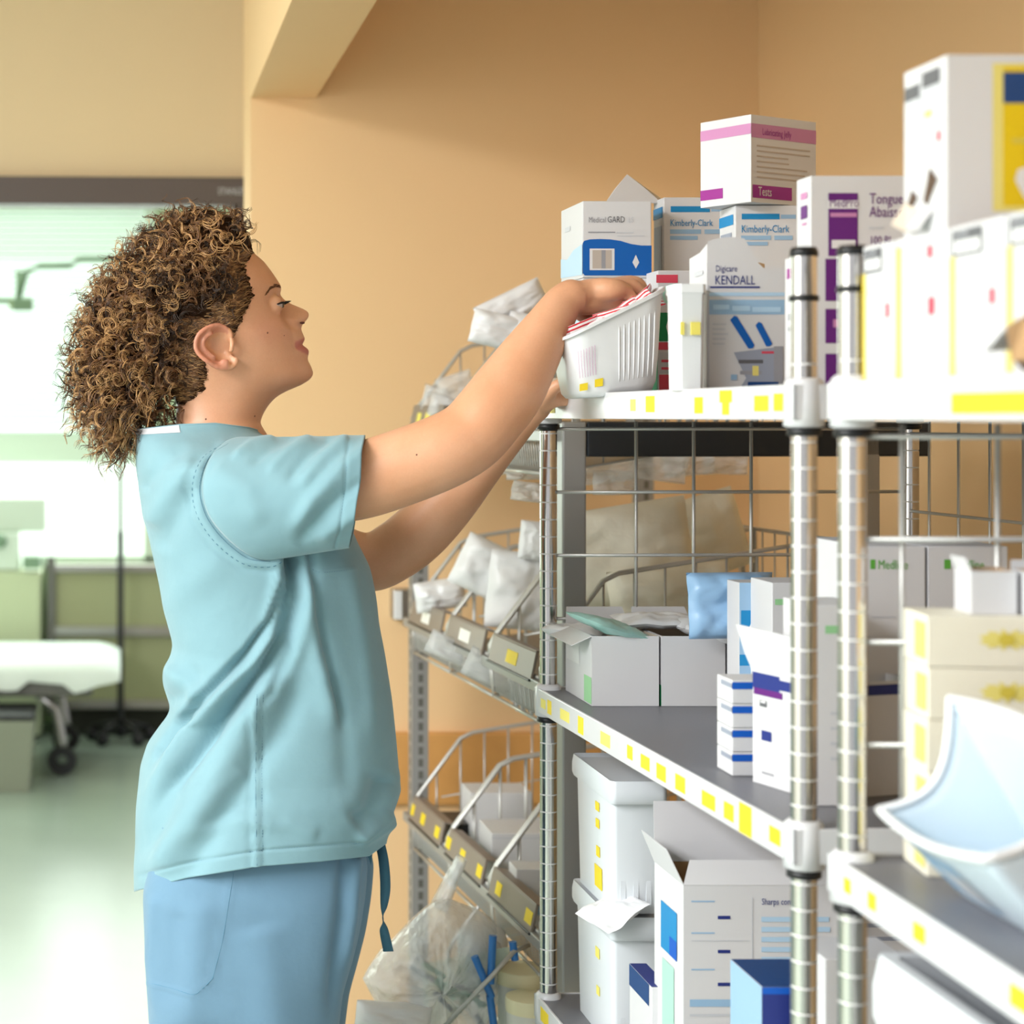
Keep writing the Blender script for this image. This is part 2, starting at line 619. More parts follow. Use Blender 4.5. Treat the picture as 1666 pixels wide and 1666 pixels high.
def lamp():
    y = 7.3
    t = thing('exam_lamp', 'grey green jointed lamp arm reaching across the white blinds', 'lamp', (0, y, 0))
    mat('lamp_green', (118, 146, 118), 0.5)
    mat('lamp_mid', (126, 142, 88), 0.5)
    P = lambda px, py: W(px, py, y) - Vector((0, y, 0))
    mb = MB()
    mb.tube([P(262, 418), P(196, 421), P(130, 421)], 0.010, 'lamp_green', 8)
    mb.tube([P(115, 432), P(62, 434)], 0.010, 'lamp_green', 8)
    mb.tube([P(130, 421), P(115, 432)], 0.008, 'lamp_green', 8)
    mb.tube([P(62, 434), P(36, 446)], 0.008, 'lamp_green', 8)
    mb.build('arm', t, smooth=True)
    mb = MB()
    mb.tube([P(36, 442), P(34, 460), P(30, 486)], [0.028, 0.02, 0.012], 'lamp_green', 8)
    mb.build('joint', t, smooth=True)
    a, b = P(20, 506), P(54, 486)
    mb = MB()
    mb.box((a.x, -0.04, a.z), (b.x, 0.04, b.z), 'lamp_green')
    mb.build('lamp_head', t, bevel=0.01)
    mb = MB()
    mb.sphere(P(24, 495), 0.024, 'lamp_mid', 8, 10)
    mb.build('knob', t, smooth=True)
    mb = MB()
    mb.tube([P(24, 490), P(-60, 488)], 0.009, 'lamp_green', 8)
    mb.build('handle', t)
    # wall bracket behind her head
    mb = MB()
    q = P(262, 418)
    mb.tube([q, (q.x + 0.06, 0.2, q.z), (q.x + 0.06, YW - y, q.z)], 0.014, 'lamp_green', 8)
    mb.build('wall_bracket', t)

lamp()


def monitor():
    y = 7.98
    P = lambda px, py: W(px, py, y) - Vector((0, y, 0))
    t = thing('equipment_trolley', 'pale equipment trolley with a screen, at the left under the window', 'trolley', (0, y, 0))
    mat('equip_pale', (206, 220, 204), 0.5)
    mat('equip_mid', (186, 196, 160), 0.6)
    mb = MB()
    a, b = P(-70, 1130), P(66, 930)
    mb.box((a.x, 0, 0.02), (b.x, 0.35, b.z), 'equip_mid')
    mb.build('cabinet_body', t, bevel=0.01)
    mb = MB()
    a, b = P(-70, 908), P(62, 868)
    mb.box((a.x, 0.02, P(0, 930).z), (b.x - 0.08, 0.3, b.z), 'equip_pale')
    mb.build('instrument', t, bevel=0.012)
    mb = MB()
    a, b = P(-70, 868), P(74, 812)
    mb.box((a.x, 0.1, a.z), (b.x, 0.14, b.z), 'equip_pale')
    mb.build('screen', t, bevel=0.012)
    mb = MB()
    mb.sphere(P(0, 880), 0.03, 'lamp_green', 8, 10)
    mb.build('dial', t, smooth=True)
    mb = MB()
    a, b = P(38, 925), P(66, 905)
    mb.box((a.x, -0.02, a.z), (b.x, 0.1, b.z), 'lamp_green')
    mb.build('tray', t, bevel=0.006)


monitor()
# outlet box on the back wall
p = W(654, 982, 4.03)
t = thing('wall_box', 'small grey box fixed to the tan wall beside the far rack post', 'wall box', (p.x, 4.05, p.z))
mb = MB()
mb.box((-0.024, -0.05, -0.033), (0.024, 0.0, 0.033), 'steel')
mb.build('housing', t, bevel=0.004)
mb = MB()
mb.box((-0.022, -0.054, -0.031), (-0.004, -0.05, 0.031), 'white_plastic')
mb.build('cover', t, bevel=0.002)
# ------------------------------------------------------------------ shelving units
def post_mb(z0, z1, zsmooth, r=0.0125, n=24):
    """Round chrome post with a groove every inch, plain above zsmooth."""
    mb = MB()
    z = z0
    while z < min(z1, zsmooth) - 0.003:
        zz = min(z + 0.0254, z1)
        mb.lathe([(r, z), (r, zz - 0.0020)], 'chrome', n)
        mb.lathe([(r, zz - 0.0020), (r - 0.0008, zz - 0.0019), (r - 0.0008, zz - 0.0001), (r, zz)], 'chrome_groove', n)
        z = zz
    if z < z1:
        mb.lathe([(r, z), (r, z1)], 'chrome', n)
    mb.lathe([(r, z1 - 0.0005), (0.0, z1 - 0.0005)], 'chrome', n)
    return mb


SHELF_Z = (1.430, 0.997, 0.541)
LIP = 0.033


def shelving(label, x, y, yaw, L, D, tops, stickers, end_x, back_panel=True):
    t = thing('wire_shelving_unit', label, 'shelving', (x, y, 0), math.radians(yaw), 'chrome post shelving units')
    for (px_, py_, zt) in ((0, 0, tops[0]), (0, -L, tops[1]), (D, 0, 1.56), (D, -L, 1.56)):
        o = post_mb(0.03, zt, SHELF_Z[0] + 0.01).build('post', t, auto=35, loc=(px_, py_, 0))
        mb = MB()
        mb.lathe([(0.0, 0.0), (0.016, 0.0), (0.016, 0.008), (0.007, 0.012), (0.007, 0.03), (0.0, 0.03)], 'black_plastic', 14)
        mb.build('foot', o, smooth=False)
        mb = MB()
        mb.lathe([(0.0, zt + 0.004), (0.0115, zt + 0.003), (0.0135, zt - 0.001), (0.0135, zt - 0.006), (0.0125, zt - 0.006)], 'black_plastic', 18)
        mb.build('cap', o, smooth=True)
        if zt > 1.5:
            mb = MB()
            mb.lathe([(0.0128, 1.513), (0.0142, 1.514), (0.0142, 1.518), (0.0128, 1.519)], 'black_plastic', 18)
            mb.build('ring', o, smooth=True)
    for si, zs in enumerate(SHELF_Z):
        mb = MB()
        e = 0.017
        # recessed deck, perimeter lip
        mb.box((-e + 0.004, -L - e + 0.004, zs - 0.010), (D + e - 0.004, e - 0.004, zs), 'shelf_grey')
        for lo, hi in (((-e, -L - e, zs - LIP), (-e + 0.004, e, zs + 0.0015)), ((D + e - 0.004, -L - e, zs - LIP), (D + e, e, zs + 0.0015)),
                       ((-e, -L - e, zs - LIP), (D + e, -L - e + 0.004, zs + 0.0015)), ((-e, e - 0.004, zs - LIP), (D + e, e, zs + 0.0015))):
            mb.box(lo, hi, 'white_gloss')
        so = mb.build('shelf', t, bevel=0.001)
        for cx, cy in ((0, 0), (0, -L), (D, 0), (D, -L)):
            mb = MB()
            mb.lathe([(0.0135, zs - LIP - 0.008), (0.0195, zs - LIP - 0.006), (0.0185, zs + 0.004), (0.0145, zs + 0.008), (0.0129, zs + 0.008)], 'white_gloss', 20, cx, cy)
            mb.lathe([(0.0128, zs - LIP - 0.016), (0.0165, zs - LIP - 0.015), (0.0165, zs - LIP - 0.008), (0.013, zs - LIP - 0.008)], 'black_plastic', 20, cx, cy)
            mb.build('corner_sleeve', so, smooth=True)
        th = math.radians(yaw)
        for (spx, half, v0, v1, ink) in stickers.get(si, ()):
            # position along the lip from the direction the photo shows it in
            q = (spx - PX) / F
            ax, ay = x - e * math.cos(th), y - e * math.sin(th)
            s_ = (q * ay - ax) / (math.sin(th) + q * math.cos(th))
            a, b = s_ - half, s_ + half
            mb = MB()
            lo, hi = zs - LIP + v0 * LIP, zs - LIP + v1 * LIP
            mb.box((-e - 0.0006, -b, lo), (-e, -a, hi), ink)
            mb.build('price_label', so)
        for bx, bz0, bz1 in end_x.get(si, ()):
            pass
    # wire grid end panel at the far end
    mb = MB()
    z0, z1 = SHELF_Z[1] + 0.02, SHELF_Z[0] - LIP - 0.004
    gy = 0.0
    xs = [end_x['x0'] + i * 0.0865 for i in range(7) if end_x['x0'] + i * 0.0865 < D - 0.01]
    for gx in xs:
        mb.tube([(gx, gy, z0), (gx, gy, z1)], 0.0026, 'wire', 7)
    z = 1.382
    while z > z0:
        mb.tube([(0.012, gy - 0.004, z), (D - 0.012, gy - 0.004, z)], 0.0026, 'wire', 7)
        z -= 0.0935
    mb.build('end_grid', t, smooth=True)
    if back_panel:
        mb = MB()
        k = 0
        gy = -0.06
        while gy > -L + 0.03:
            mb.tube([(D, gy, z0), (D, gy, z1)], 0.0022, 'wire', 7)
            gy -= 0.0865
        for z in (1.375, 1.26, 1.15):
            mb.tube([(D - 0.004, -0.012, z), (D - 0.004, -L + 0.012, z)], 0.0022, 'wire', 7)
        mb.build('back_grid', t, smooth=True)
    return t


Y = 'yellow_label'
Pp = 'pale_yellow'
far_unit = shelving('middle chrome shelving unit, its top shelf under the reaching hands', 0.639, 2.73, 2.2, 0.921, 0.545, (1.385, 1.563),
    {0: [(898, .016, .25, 1.0, Pp), (1030, .010, .30, .75, Pp), (1058, .016, .25, .85, Y), (1137, .013, .2, .75, Y), (1181, .010, .15, .55, Y), (1181, .018, .55, .95, Y), (1239, .019, .25, .75, Y), (1270, .017, .25, .8, Y)],
     1: [(884, .012, .3, .7, Pp), (894, .010, .2, .8, Y), (919, .022, .3, .75, Pp), (945, .012, .15, .85, Y), (985, .020, .25, .75, Pp), (1025, .010, .3, .8, Y), (1050, .016, .25, .75, Y),
         (1076, .016, .2, .75, Y), (1107, .016, .2, .75, Y), (1153, .020, .2, .7, Y), (1186, .014, .2, .75, Y), (1213, .017, .05, 1.0, Y), (1261, .014, .3, .8, Y)],
     2: [(886, .02, .2, .8, Y)]}, {'x0': 0.045 + 0.0865})
near_unit = shelving('chrome shelving unit nearest the camera at the right picture edge', 0.671, 1.682, -1.0, 0.92, 0.545, (1.553, 1.553),
    {0: [(1610, .065, .15, .65, Y)],
     1: [(1379, .008, .3, .7, Y), (1419, .009, .3, .75, Y), (1496, .012, .3, .75, Y), (1660, .016, .3, .8, Y)]}, {'x0': 0.045}, back_panel=False)

# ------------------------------------------------------------------ basket rack
RA = Vector((0.608, 3.80, 0))
RYAW = math.radians(4.04)
RACK_L = 0.90
rack = thing('basket_rack', 'grey upright rack of tilted wire baskets standing against the tan back wall', 'rack', RA, RYAW)


def upright(x, y, w, d, ztop, slots=True):
    mb = MB()
    mb.box((x - w / 2, y - d / 2, 0.0), (x + w / 2, y + d / 2, ztop), 'grey_upright')
    if slots:
        z = 0.1
        while z < ztop - 0.03:
            mb.box((x - 0.004, y - d / 2 - 0.0006, z), (x + 0.006, y - d / 2, z + 0.016), 'upright_slots')
            mb.box((x - w / 2 - 0.0006, y - 0.004, z), (x - w / 2, y + 0.004, z + 0.016), 'upright_slots')
            z += 0.025
    return mb.build('upright', rack, bevel=0.003)


upright(0.022, 0.035, 0.034, 0.034, 1.38)
upright(0.030, -RACK_L - 0.045, 0.038, 0.034, 1.392, False)
upright(0.50, 0.035, 0.034, 0.034, 1.45)
upright(0.50, -RACK_L - 0.045, 0.034, 0.034, 1.38, False)
mb = MB()
mb.box((0.05, -RACK_L - 0.062, 1.338), (0.60, -RACK_L - 0.030, 1.392), 'dark_tray')
mb.build('end_beam', rack, bevel=0.003)
mb = MB()
mb.box((0.05, 0.02, 1.338), (0.49, 0.05, 1.392), 'dark_tray')
mb.build('end_beam', rack, bevel=0.003)
LEV = (1.385, 0.990, 0.587, 0.372)
for z in LEV[:3]:
    mb = MB()
    mb.box((-0.012, -RACK_L - 0.03, z - 0.024), (0.004, 0.03, z - 0.006), 'grey_upright')
    mb.build('front_rail', rack, bevel=0.002)
BW = 0.288


def basket_parts(w, dep, parent):
    sl = 0.16
    ftop = [(0.0, 0.012), (0.012, 0.035), (0.10, 0.150), (0.125, 0.162), (dep, 0.162 + (dep - 0.125) * 0.15)]
    bot = lambda x: -0.075 + x * sl
    top = lambda x: np.interp(x, [p[0] for p in ftop], [p[1] for p in ftop])
    mb = MB()
    for yy in (0.0, -w):
        P = [(0, yy, -0.012), *[(a, yy, b) for a, b in ftop], (dep, yy, bot(dep))]
        mb.tube(P, 0.0042, 'wire', 7)
        mb.tube([(0, yy, -0.012), (0.004, yy, bot(0)), (dep, yy, bot(dep))], 0.0028, 'wire', 6)
    mb.tube([(0, 0, -0.004), (0, -w, -0.004)], 0.0036, 'wire', 7)
    mb.tube([(dep, 0, top(dep)), (dep, -w, top(dep))], 0.0036, 'wire', 7)
    mb.tube([(0.004, 0, bot(0)), (0.004, -w, bot(0))], 0.0030, 'wire', 7)
    mb.build('rim_frame', parent, smooth=True)
    mb = MB()
    for yy in (0.0, -w):
        for x in np.arange(0.05, dep, 0.05):
            mb.tube([(x, yy, bot(x)), (x, yy, top(x))], 0.0021, 'wire', 5)
        mb.tube([(0.06, yy, 0.03), (dep, yy, 0.03 + (dep - 0.06) * sl)], 0.0016, 'wire', 5)
    n = int(w / 0.0125)
    for i in range(1, n):
        yy = -w * i / n
        mb.tube([(0.0, yy, -0.004), (0.006, yy, bot(0) + 0.01), (0.016, yy, bot(0.016)), (dep, yy, bot(dep))], 0.0013, 'wire', 4)
    for x in np.arange(0.08, dep, 0.1):
        mb.tube([(x, 0, bot(x) - 0.002), (x, -w, bot(x) - 0.002)], 0.002, 'wire', 5)
    for yy in np.arange(-0.03, -w, -0.05):
        mb.tube([(dep, yy, bot(dep)), (dep, yy, top(dep))], 0.0016, 'wire', 5)
    mb.build('wire_mesh', parent, smooth=True)


def label_holder(parent, w, labels, ink='yellow_label'):
    mb = MB()
    R = Matrix.Translation((0.0, 0, 0.0)) @ Matrix.Rotation(math.radians(12), 4, 'Y')
    mb.box((-0.010, -w + 0.02, -0.012), (-0.005, -0.02, 0.034), 'holder_taupe', R)
    mb.box((-0.013, -w + 0.02, -0.014), (-0.005, -0.02, -0.010), 'black_plastic', R)
    mb.box((-0.010, -w + 0.02, 0.034), (0.014, -0.02, 0.037), 'holder_taupe', R)
    h = mb.build('label_holder', parent, bevel=0.0012)
    for (u, hw, ik) in labels:
        mb = MB()
        mb.box((-0.0107, -u * w - hw, -0.0005), (-0.010, -u * w + hw, 0.021), ik, R)
        mb.build('label', h)


proto = None
names = {0: 'top', 1: 'middle', 2: 'lower'}
where = ('farthest from camera', 'in the centre of its row', 'nearest the chrome shelving')
labs = {0: [[(.3, .016, 'pale_yellow'), (.55, .02, 'pale_yellow')], [(.5, .02, 'pale_yellow')], [(.75, .02, 'pale_yellow')]],
        1: [[(.5, .03, 'white_label')], [(.5, .035, 'white_label')], [(.52, .03, 'yellow_label')]],
        2: [[(.12, .012, 'yellow_label'), (.42, .016, 'yellow_label'), (.82, .016, 'yellow_label')],
            [(.1, .016, 'yellow_label'), (.45, .016, 'yellow_label'), (.85, .016, 'yellow_label')], [(.25, .016, 'yellow_label'), (.85, .018, 'yellow_label')]]}
desc = {(0, 0): 'wire basket of clear crinkled packets on the top rack row, farthest left',
        (0, 1): 'wire basket on the top rack row partly behind the forearm, heaped with white bags',
        (0, 2): 'top row wire basket hidden behind her arm, beside the chrome post',
        (1, 0): 'middle row wire basket at the far left with a blank white label',
        (1, 1): 'middle row wire basket in the centre with a white label, between its neighbours',
        (1, 2): 'middle row wire basket with one yellow label, nearest the chrome post',
        (2, 0): 'lower row wire basket at the far left with black box and three yellow labels',
        (2, 1): 'lower row wire basket in the centre, three yellow labels on its taupe strip',
        (2, 2): 'lower row wire basket nearest the chrome post, two yellow labels'}
rackM = Matrix.Translation(RA) @ Matrix.Rotation(RYAW, 4, 'Z')
for lv in range(3):
    for k in range(3):
        loc = rackM @ Vector((0, -0.008 - k * 0.297, LEV[lv]))
        if proto is None:
            proto = thing('wire_basket', desc[(lv, k)], 'basket', loc, RYAW, 'wire baskets on the grey rack')
            basket_parts(BW, 0.47, proto)
            b = proto
            kids = list(proto.children)
        else:
            b = proto.copy()
            C.objects.link(b)
            for ch in kids:
                c = ch.copy()
                C.objects.link(c)
                c.parent = b
            b.location = loc
            b['label'] = desc[(lv, k)]
        label_holder(b, BW, labs[lv][k])
b = thing('wire_basket', 'lowest wire basket at the bottom of the picture, holding clear plastic sacks', 'basket', rackM @ Vector((0, -0.30, LEV[3])), RYAW, 'wire baskets on the grey rack')
basket_parts(0.60, 0.47, b)
# ------------------------------------------------------------------ the person
YC = 2.62
K1 = YC / F                                    # metres per photo pixel at her body


def skin_material():
    m = bpy.data.materials.new('skin')
    m.use_nodes = True
    nt = m.node_tree
    b = nt.nodes['Principled BSDF']
    tc = nt.nodes.new('ShaderNodeTexCoord')
    n = nt.nodes.new('ShaderNodeTexNoise')
    n.inputs['Scale'].default_value = 14
    n.inputs['Detail'].default_value = 6
    r = nt.nodes.new('ShaderNodeValToRGB')
    r.color_ramp.elements[0].position, r.color_ramp.elements[1].position = 0.35, 0.68
    r.color_ramp.elements[0].color = (*lin((217, 158, 120)), 1)
    r.color_ramp.elements[1].color = (*lin((226, 171, 136)), 1)
    n2 = nt.nodes.new('ShaderNodeTexNoise')
    n2.inputs['Scale'].default_value = 420
    mix = nt.nodes.new('ShaderNodeMixRGB')
    mix.blend_type = 'MULTIPLY'
    mix.inputs[0].default_value = 0.10
    at = nt.nodes.new('ShaderNodeVertexColor')
    at.layer_name = 'tint'
    mix2 = nt.nodes.new('ShaderNodeMixRGB')
    mix2.inputs[2].default_value = (*lin((186, 100, 92)), 1)
    bp = nt.nodes.new('ShaderNodeBump')
    bp.inputs['Strength'].default_value = 0.12
    bp.inputs['Distance'].default_value = 0.0006
    L = nt.links.new
    L(tc.outputs['Object'], n.inputs['Vector'])
    L(tc.outputs['Object'], n2.inputs['Vector'])
    L(n.outputs['Fac'], r.inputs['Fac'])
    L(r.outputs['Color'], mix.inputs[1])
    L(n2.outputs['Fac'], mix.inputs[2])
    L(mix.outputs['Color'], mix2.inputs[1])
    L(at.outputs['Color'], mix2.inputs[0])
    L(mix2.outputs['Color'], b.inputs['Base Color'])
    L(n2.outputs['Fac'], bp.inputs['Height'])
    L(bp.outputs['Normal'], b.inputs['Normal'])
    b.inputs['Roughness'].default_value = 0.42
    b.inputs['Subsurface Weight'].default_value = 0.12
    b.inputs['Subsurface Radius'].default_value = (1, 0.35, 0.2)
    b.inputs['Subsurface Scale'].default_value = 0.008
    MATS['skin'] = m


skin_material()


def cloth(name, rgb, weave=900):
    m = mat(name, rgb, 0.85, sheen=0.25, spec=0.2)
    nt = m.node_tree
    b = nt.nodes['Principled BSDF']
    tc = nt.nodes.new('ShaderNodeTexCoord')
    n = nt.nodes.new('ShaderNodeTexNoise')
    n.inputs['Scale'].default_value = 7
    n.inputs['Detail'].default_value = 5
    r = nt.nodes.new('ShaderNodeValToRGB')
    c = lin(rgb)
    r.color_ramp.elements[0].position, r.color_ramp.elements[1].position = 0.3, 0.7
    r.color_ramp.elements[0].color = (*[v * 0.95 for v in c], 1)
    r.color_ramp.elements[1].color = (*[min(1, v * 1.05) for v in c], 1)
    n2 = nt.nodes.new('ShaderNodeTexNoise')
    n2.inputs['Scale'].default_value = 45
    n2.inputs['Detail'].default_value = 8
    bp = nt.nodes.new('ShaderNodeBump')
    bp.inputs['Strength'].default_value = 0.35
    bp.inputs['Distance'].default_value = 0.0022
    for a, z in ((tc.outputs['Object'], n.inputs['Vector']), (tc.outputs['Object'], n2.inputs['Vector']), (n.outputs['Fac'], r.inputs['Fac']),
                 (r.outputs['Color'], b.inputs['Base Color']), (n2.outputs['Fac'], bp.inputs['Height']), (bp.outputs['Normal'], b.inputs['Normal'])):
        nt.links.new(a, z)
    return m


cloth('scrub_top', (127, 163, 173))
cloth('scrub_trousers', (108, 142, 166))
mat('seam_thread', (92, 130, 146), 0.9)
mat('trouser_seam', (84, 128, 152), 0.9)
mat('drawstring', (66, 112, 134), 0.85)
mat('lining', (206, 204, 208), 0.85)
mat('care_label', (92, 74, 74), 0.8)
mat('hair_dark', (52, 34, 22), 0.34, spec=0.5)
mat('hair_mid', (116, 80, 50), 0.32, spec=0.5)
mat('hair_gold', (192, 148, 98), 0.32, spec=0.5)
mat('hair_root', (50, 33, 21), 0.95, spec=0.05, bump=(180, 0.8, 0.003))
mat('brow_hair', (122, 82, 54), 0.6)
mat('lash', (22, 15, 12), 0.5)
mat('eye_white', (200, 180, 170), 0.15)
mat('eye_iris', (62, 44, 30), 0.1)
mat('mole', (112, 66, 46), 0.5)
mat('shoe_white', (228, 228, 226), 0.4)

woman = thing('person', 'person in pale blue scrubs with curly brown hair, reaching into a white tub', 'person', W(400, 678, YC) * 1.0)
woman.location.z = 0
WO = Vector(woman.location)


def gsm(a, s):
    k = np.arange(-int(3 * s) - 1, int(3 * s) + 2)
    g = np.exp(-0.5 * (k / s) ** 2)
    g /= g.sum()
    p = len(k) // 2
    return np.convolve(np.pad(a, p, mode='edge'), g, mode='valid')


def curve(pairs, ys, s=0):
    a = np.array(sorted(pairs, key=lambda q: q[0]), float)
    v = np.interp(ys, a[:, 0], a[:, 1])
    return gsm(v, s) if s else v


# ---- head: horizontal slices from the side profile
HY = np.arange(356.0, 724.0, 2.0)
prof = [(356, 330), (362, 352), (370, 372), (380, 388), (395, 402), (412, 412), (426, 429), (440, 440), (453, 449), (465, 457), (472, 457.5), (479.5, 455.2), (488, 463), (495, 476),
        (503.6, 497.6), (509, 504), (513, 504), (518, 502), (524, 496), (529, 491.5), (536, 490), (543, 493), (551, 496.5), (556, 495), (560.7, 490.5), (565, 498), (569, 503), (574, 503), (580, 501),
        (585.6, 500.5), (595, 506), (606, 510), (612, 509), (618, 504), (626, 491.4), (637, 465), (646.5, 449), (659, 437), (672, 429), (687, 423), (706, 420), (724, 424)]
base = [(356, 330), (362, 352), (370, 372), (380, 388), (395, 402), (412, 412), (426, 429), (440, 440), (453, 447), (465, 452), (480, 453), (490, 453), (500, 455), (510, 459), (520, 465), (530, 472),
        (537, 479), (545, 483), (551, 485), (560, 487), (569, 491), (578, 494), (586, 497), (597, 503), (606, 507), (612, 507), (618, 502), (626, 490), (637, 465), (646.5, 449), (659, 437), (672, 429), (687, 423), (706, 420), (724, 424)]
back = [(356, 318), (362, 300), (372, 285), (385, 270), (413, 253), (450, 243), (490, 241), (530, 247), (570, 262), (600, 276), (630, 284), (655, 288), (690, 285), (724, 278)]
wid = [(356, 0.012), (362, 0.030), (372, 0.043), (385, 0.056), (413, 0.069), (450, 0.0755), (490, 0.0765), (530, 0.0745), (560, 0.0715), (590, 0.067), (610, 0.062), (628, 0.058), (645, 0.0545), (665, 0.054), (700, 0.057), (724, 0.062)]
sig = [(356, .03), (455, .03), (465, .02), (480, .0095), (495, .0085), (505, .0105), (515, .0125), (525, .0150), (533, .0125), (540, .016), (551, .018), (561, .021), (569, .019), (580, .018), (590, .020), (606, .024), (620, .026), (724, .03)]
expo = [(356, 1.0), (440, 0.98), (490, 0.95), (530, 1.05), (560, 1.15), (590, 1.3), (612, 1.42), (630, 1.3), (650, 1.0), (724, 1.0)]
xcs = [(356, 330), (400, 335), (450, 345), (520, 350), (560, 348), (600, 345), (650, 352), (724, 352)]
pf, bs, bk = curve(prof, HY, 0.7), curve(base, HY, 1.5), curve(back, HY, 4)
wd_, sg, ex, xc = curve(wid, HY, 3), curve(sig, HY, 1.5), curve(expo, HY, 4), curve(xcs, HY, 4)
NA = 120
th = np.arange(NA) * 2 * math.pi / NA
c, s = np.cos(th)[None, :], np.sin(th)[None, :]
front = c >= 0
ax = np.where(front, (bs - xc)[:, None], (xc - bk)[:, None])
e = np.where(front, ex[:, None], 0.95)
X = xc[:, None] + ax * np.sign(c) * np.abs(c) ** np.where(front, 1.0, 0.95)
Yh = wd_[:, None] * np.sign(s) * np.abs(s) ** e
HYg = np.repeat(HY[:, None], NA, 1)
ay = np.abs(Yh)
fr = np.clip(c, 0, 1) ** 0.5
X = X + (pf - bs)[:, None] * np.exp(-(ay / sg[:, None]) ** 2.4) * (c > 0)


def bump(py, y, sp, sy, amt):
    """push the face forward by amt metres around (py, |y|)."""
    global X
    X = X + amt / K1 * np.exp(-((HYg - py) / sp) ** 2 - ((ay - y) / sy) ** 2) * (c > 0.05)


bump(523, 0.0135, 7, 0.0050, 0.0045)      # nostril wings
bump(566, 0.0235, 4, 0.0050, -0.0030)     # mouth corners
bump(561, 0.0, 1.6, 0.020, -0.0016)       # between the lips
bump(495, 0.031, 9, 0.013, -0.0050)       # eye sockets
bump(470, 0.030, 7, 0.016, 0.0030)        # brow ridge
bump(532, 0.041, 16, 0.014, 0.0035)       # cheeks
bump(548, 0.0255, 10, 0.0035, -0.0016)    # smile fold
bump(530, 0.0195, 6, 0.0030, -0.0015)
HP = np.stack([(X - PX) * K1, YC + Yh, CH - (HYg - PY) * K1], -1)

# ---- body shells, merged to one skin by a voxel remesh
bm_ = MB()
bm_.grid(HP, 'skin', closed_v=True, flip=True)
bm_.poly(HP[0][::-1], 'skin')
bm_.poly(HP[-1], 'skin')
for sd in (-1, 1):     # eyelids
    bm_.sphere(W(443, 498, YC) + Vector((0, sd * 0.031, 0)), 0.0136, 'skin', 16, 24)
# ears
ear = [(372, 551), (366, 541), (352, 534), (337, 536), (323, 544), (315, 556), (314, 570), (320, 581), (331, 590), (344, 598), (358, 602), (371, 600), (378, 592), (378, 584)]
for sd in (-1, 1):
    def E(px, py, out):
        return Vector(((px - PX) * K1, YC + sd * (0.0735 + out), CH - (py - PY) * K1))
    rim = [E(px, py, 0.002 + 0.016 * min(1, max(0, (378 - px) / 50.0))) for px, py in ear]
    bm_.tube(spline(rim, 4), np.concatenate([np.full(37, 0.0036), np.full(16, 0.0042)]), 'skin', 8)
    cen = [(356, 560), (352, 570), (355, 580)]
    n = len(rim)
    inner = [E(352 + (px - 352) * 0.45, 566 + (py - 566) * 0.45, -0.004) for px, py in ear]
    for i in range(n - 1):   # thick plate inside the rim
        a, b_, cc, d = rim[i], rim[i + 1], inner[i + 1], inner[i]
        o = Vector((0, sd * 0.0018, 0))
        i2 = Vector((0, -sd * 0.0030, 0))
        bm_.add([a + o, b_ + o, cc + o, d + o, a + i2, b_ + i2, cc + i2, d + i2],
                [(0, 1, 2, 3), (7, 6, 5, 4), (0, 4, 5, 1), (1, 5, 6, 2), (2, 6, 7, 3), (3, 7, 4, 0)] if sd > 0 else
                [(3, 2, 1, 0), (4, 5, 6, 7), (1, 5, 4, 0), (2, 6, 5, 1), (3, 7, 6, 2), (0, 4, 7, 3)], 'skin')
    bm_.tube(spline([E(340, 545, 0.013), E(328, 556, 0.014), E(327, 568, 0.013), E(336, 579, 0.011), E(346, 585, 0.009)], 5), 0.0030, 'skin', 8)
    bm_.tube(spline([E(372, 556, 0.003), E(372, 566, 0.006), E(370, 576, 0.005)], 4), 0.0040, 'skin', 8)
    bm_.sphere(E(360, 594, 0.009), 0.0075, 'skin', 8, 12, sy=0.5)

# torso under the clothes
TPY = np.array([690, 712, 740, 780, 830, 900, 980, 1060, 1150, 1250, 1340, 1400.0])
txb = np.array([285, 262, 245, 240, 246, 262, 286, 302, 300, 280, 280, 290.0])
txf = np.array([424, 438, 456, 490, 520, 540, 550, 556, 560, 560, 556, 540.0])
tw = np.array([.058, .075, .122, .150, .150, .138, .128, .135, .140, .140, .13, .12])
TP = []
for i in range(len(TPY)):
    cx, hx = (txb[i] + txf[i]) / 2, (txf[i] - txb[i]) / 2
    TP.append([((cx + hx * math.cos(a) - PX) * K1, YC + tw[i] * math.sin(a), CH - (TPY[i] - PY) * K1) for a in np.arange(40) * 2 * math.pi / 40])
bm_.grid(TP, 'skin', closed_v=True, flip=True)
bm_.poly(TP[0][::-1], 'skin')
bm_.poly(TP[-1], 'skin')
for sd, sh in ((-1, 0), (1, 14)):     # legs and feet
    yl = YC + sd * 0.092
    kl = yl / F
    pts = [((px + sh - PX) * kl, yl, z) for px, z in ((415, 0.80), (412, 0.68), (405, 0.50), (398, 0.44), (390, 0.28), (386, 0.10), (386, 0.06))]
    bm_.tube(spline(pts, 5), np.interp(np.linspace(0, 1, 31), [0, .2, .4, .5, .7, .9, 1], [.070, .068, .060, .055, .052, .036, .036]), 'skin', 18)
    x0 = pts[-1][0]
    bm_.tube(spline([(x0 - 0.06, yl, 0.045), (x0, yl, 0.05), (x0 + 0.09, yl, 0.04), (x0 + 0.165, yl, 0.03)], 4), np.interp(np.linspace(0, 1, 13), [0, .3, .7, 1], [.03, .042, .04, .02]), 'skin', 12, flat=0.95)


def limb(cps, k=6, n=20, flat=1.0):
    """cps: (px, py, y, radius)."""
    P = spline([tuple(W(a, b, y)) + (r,) for a, b, y, r in cps], k)
    bm_.tube(P[:, :3], P[:, 3], 'skin', n, flat=flat)


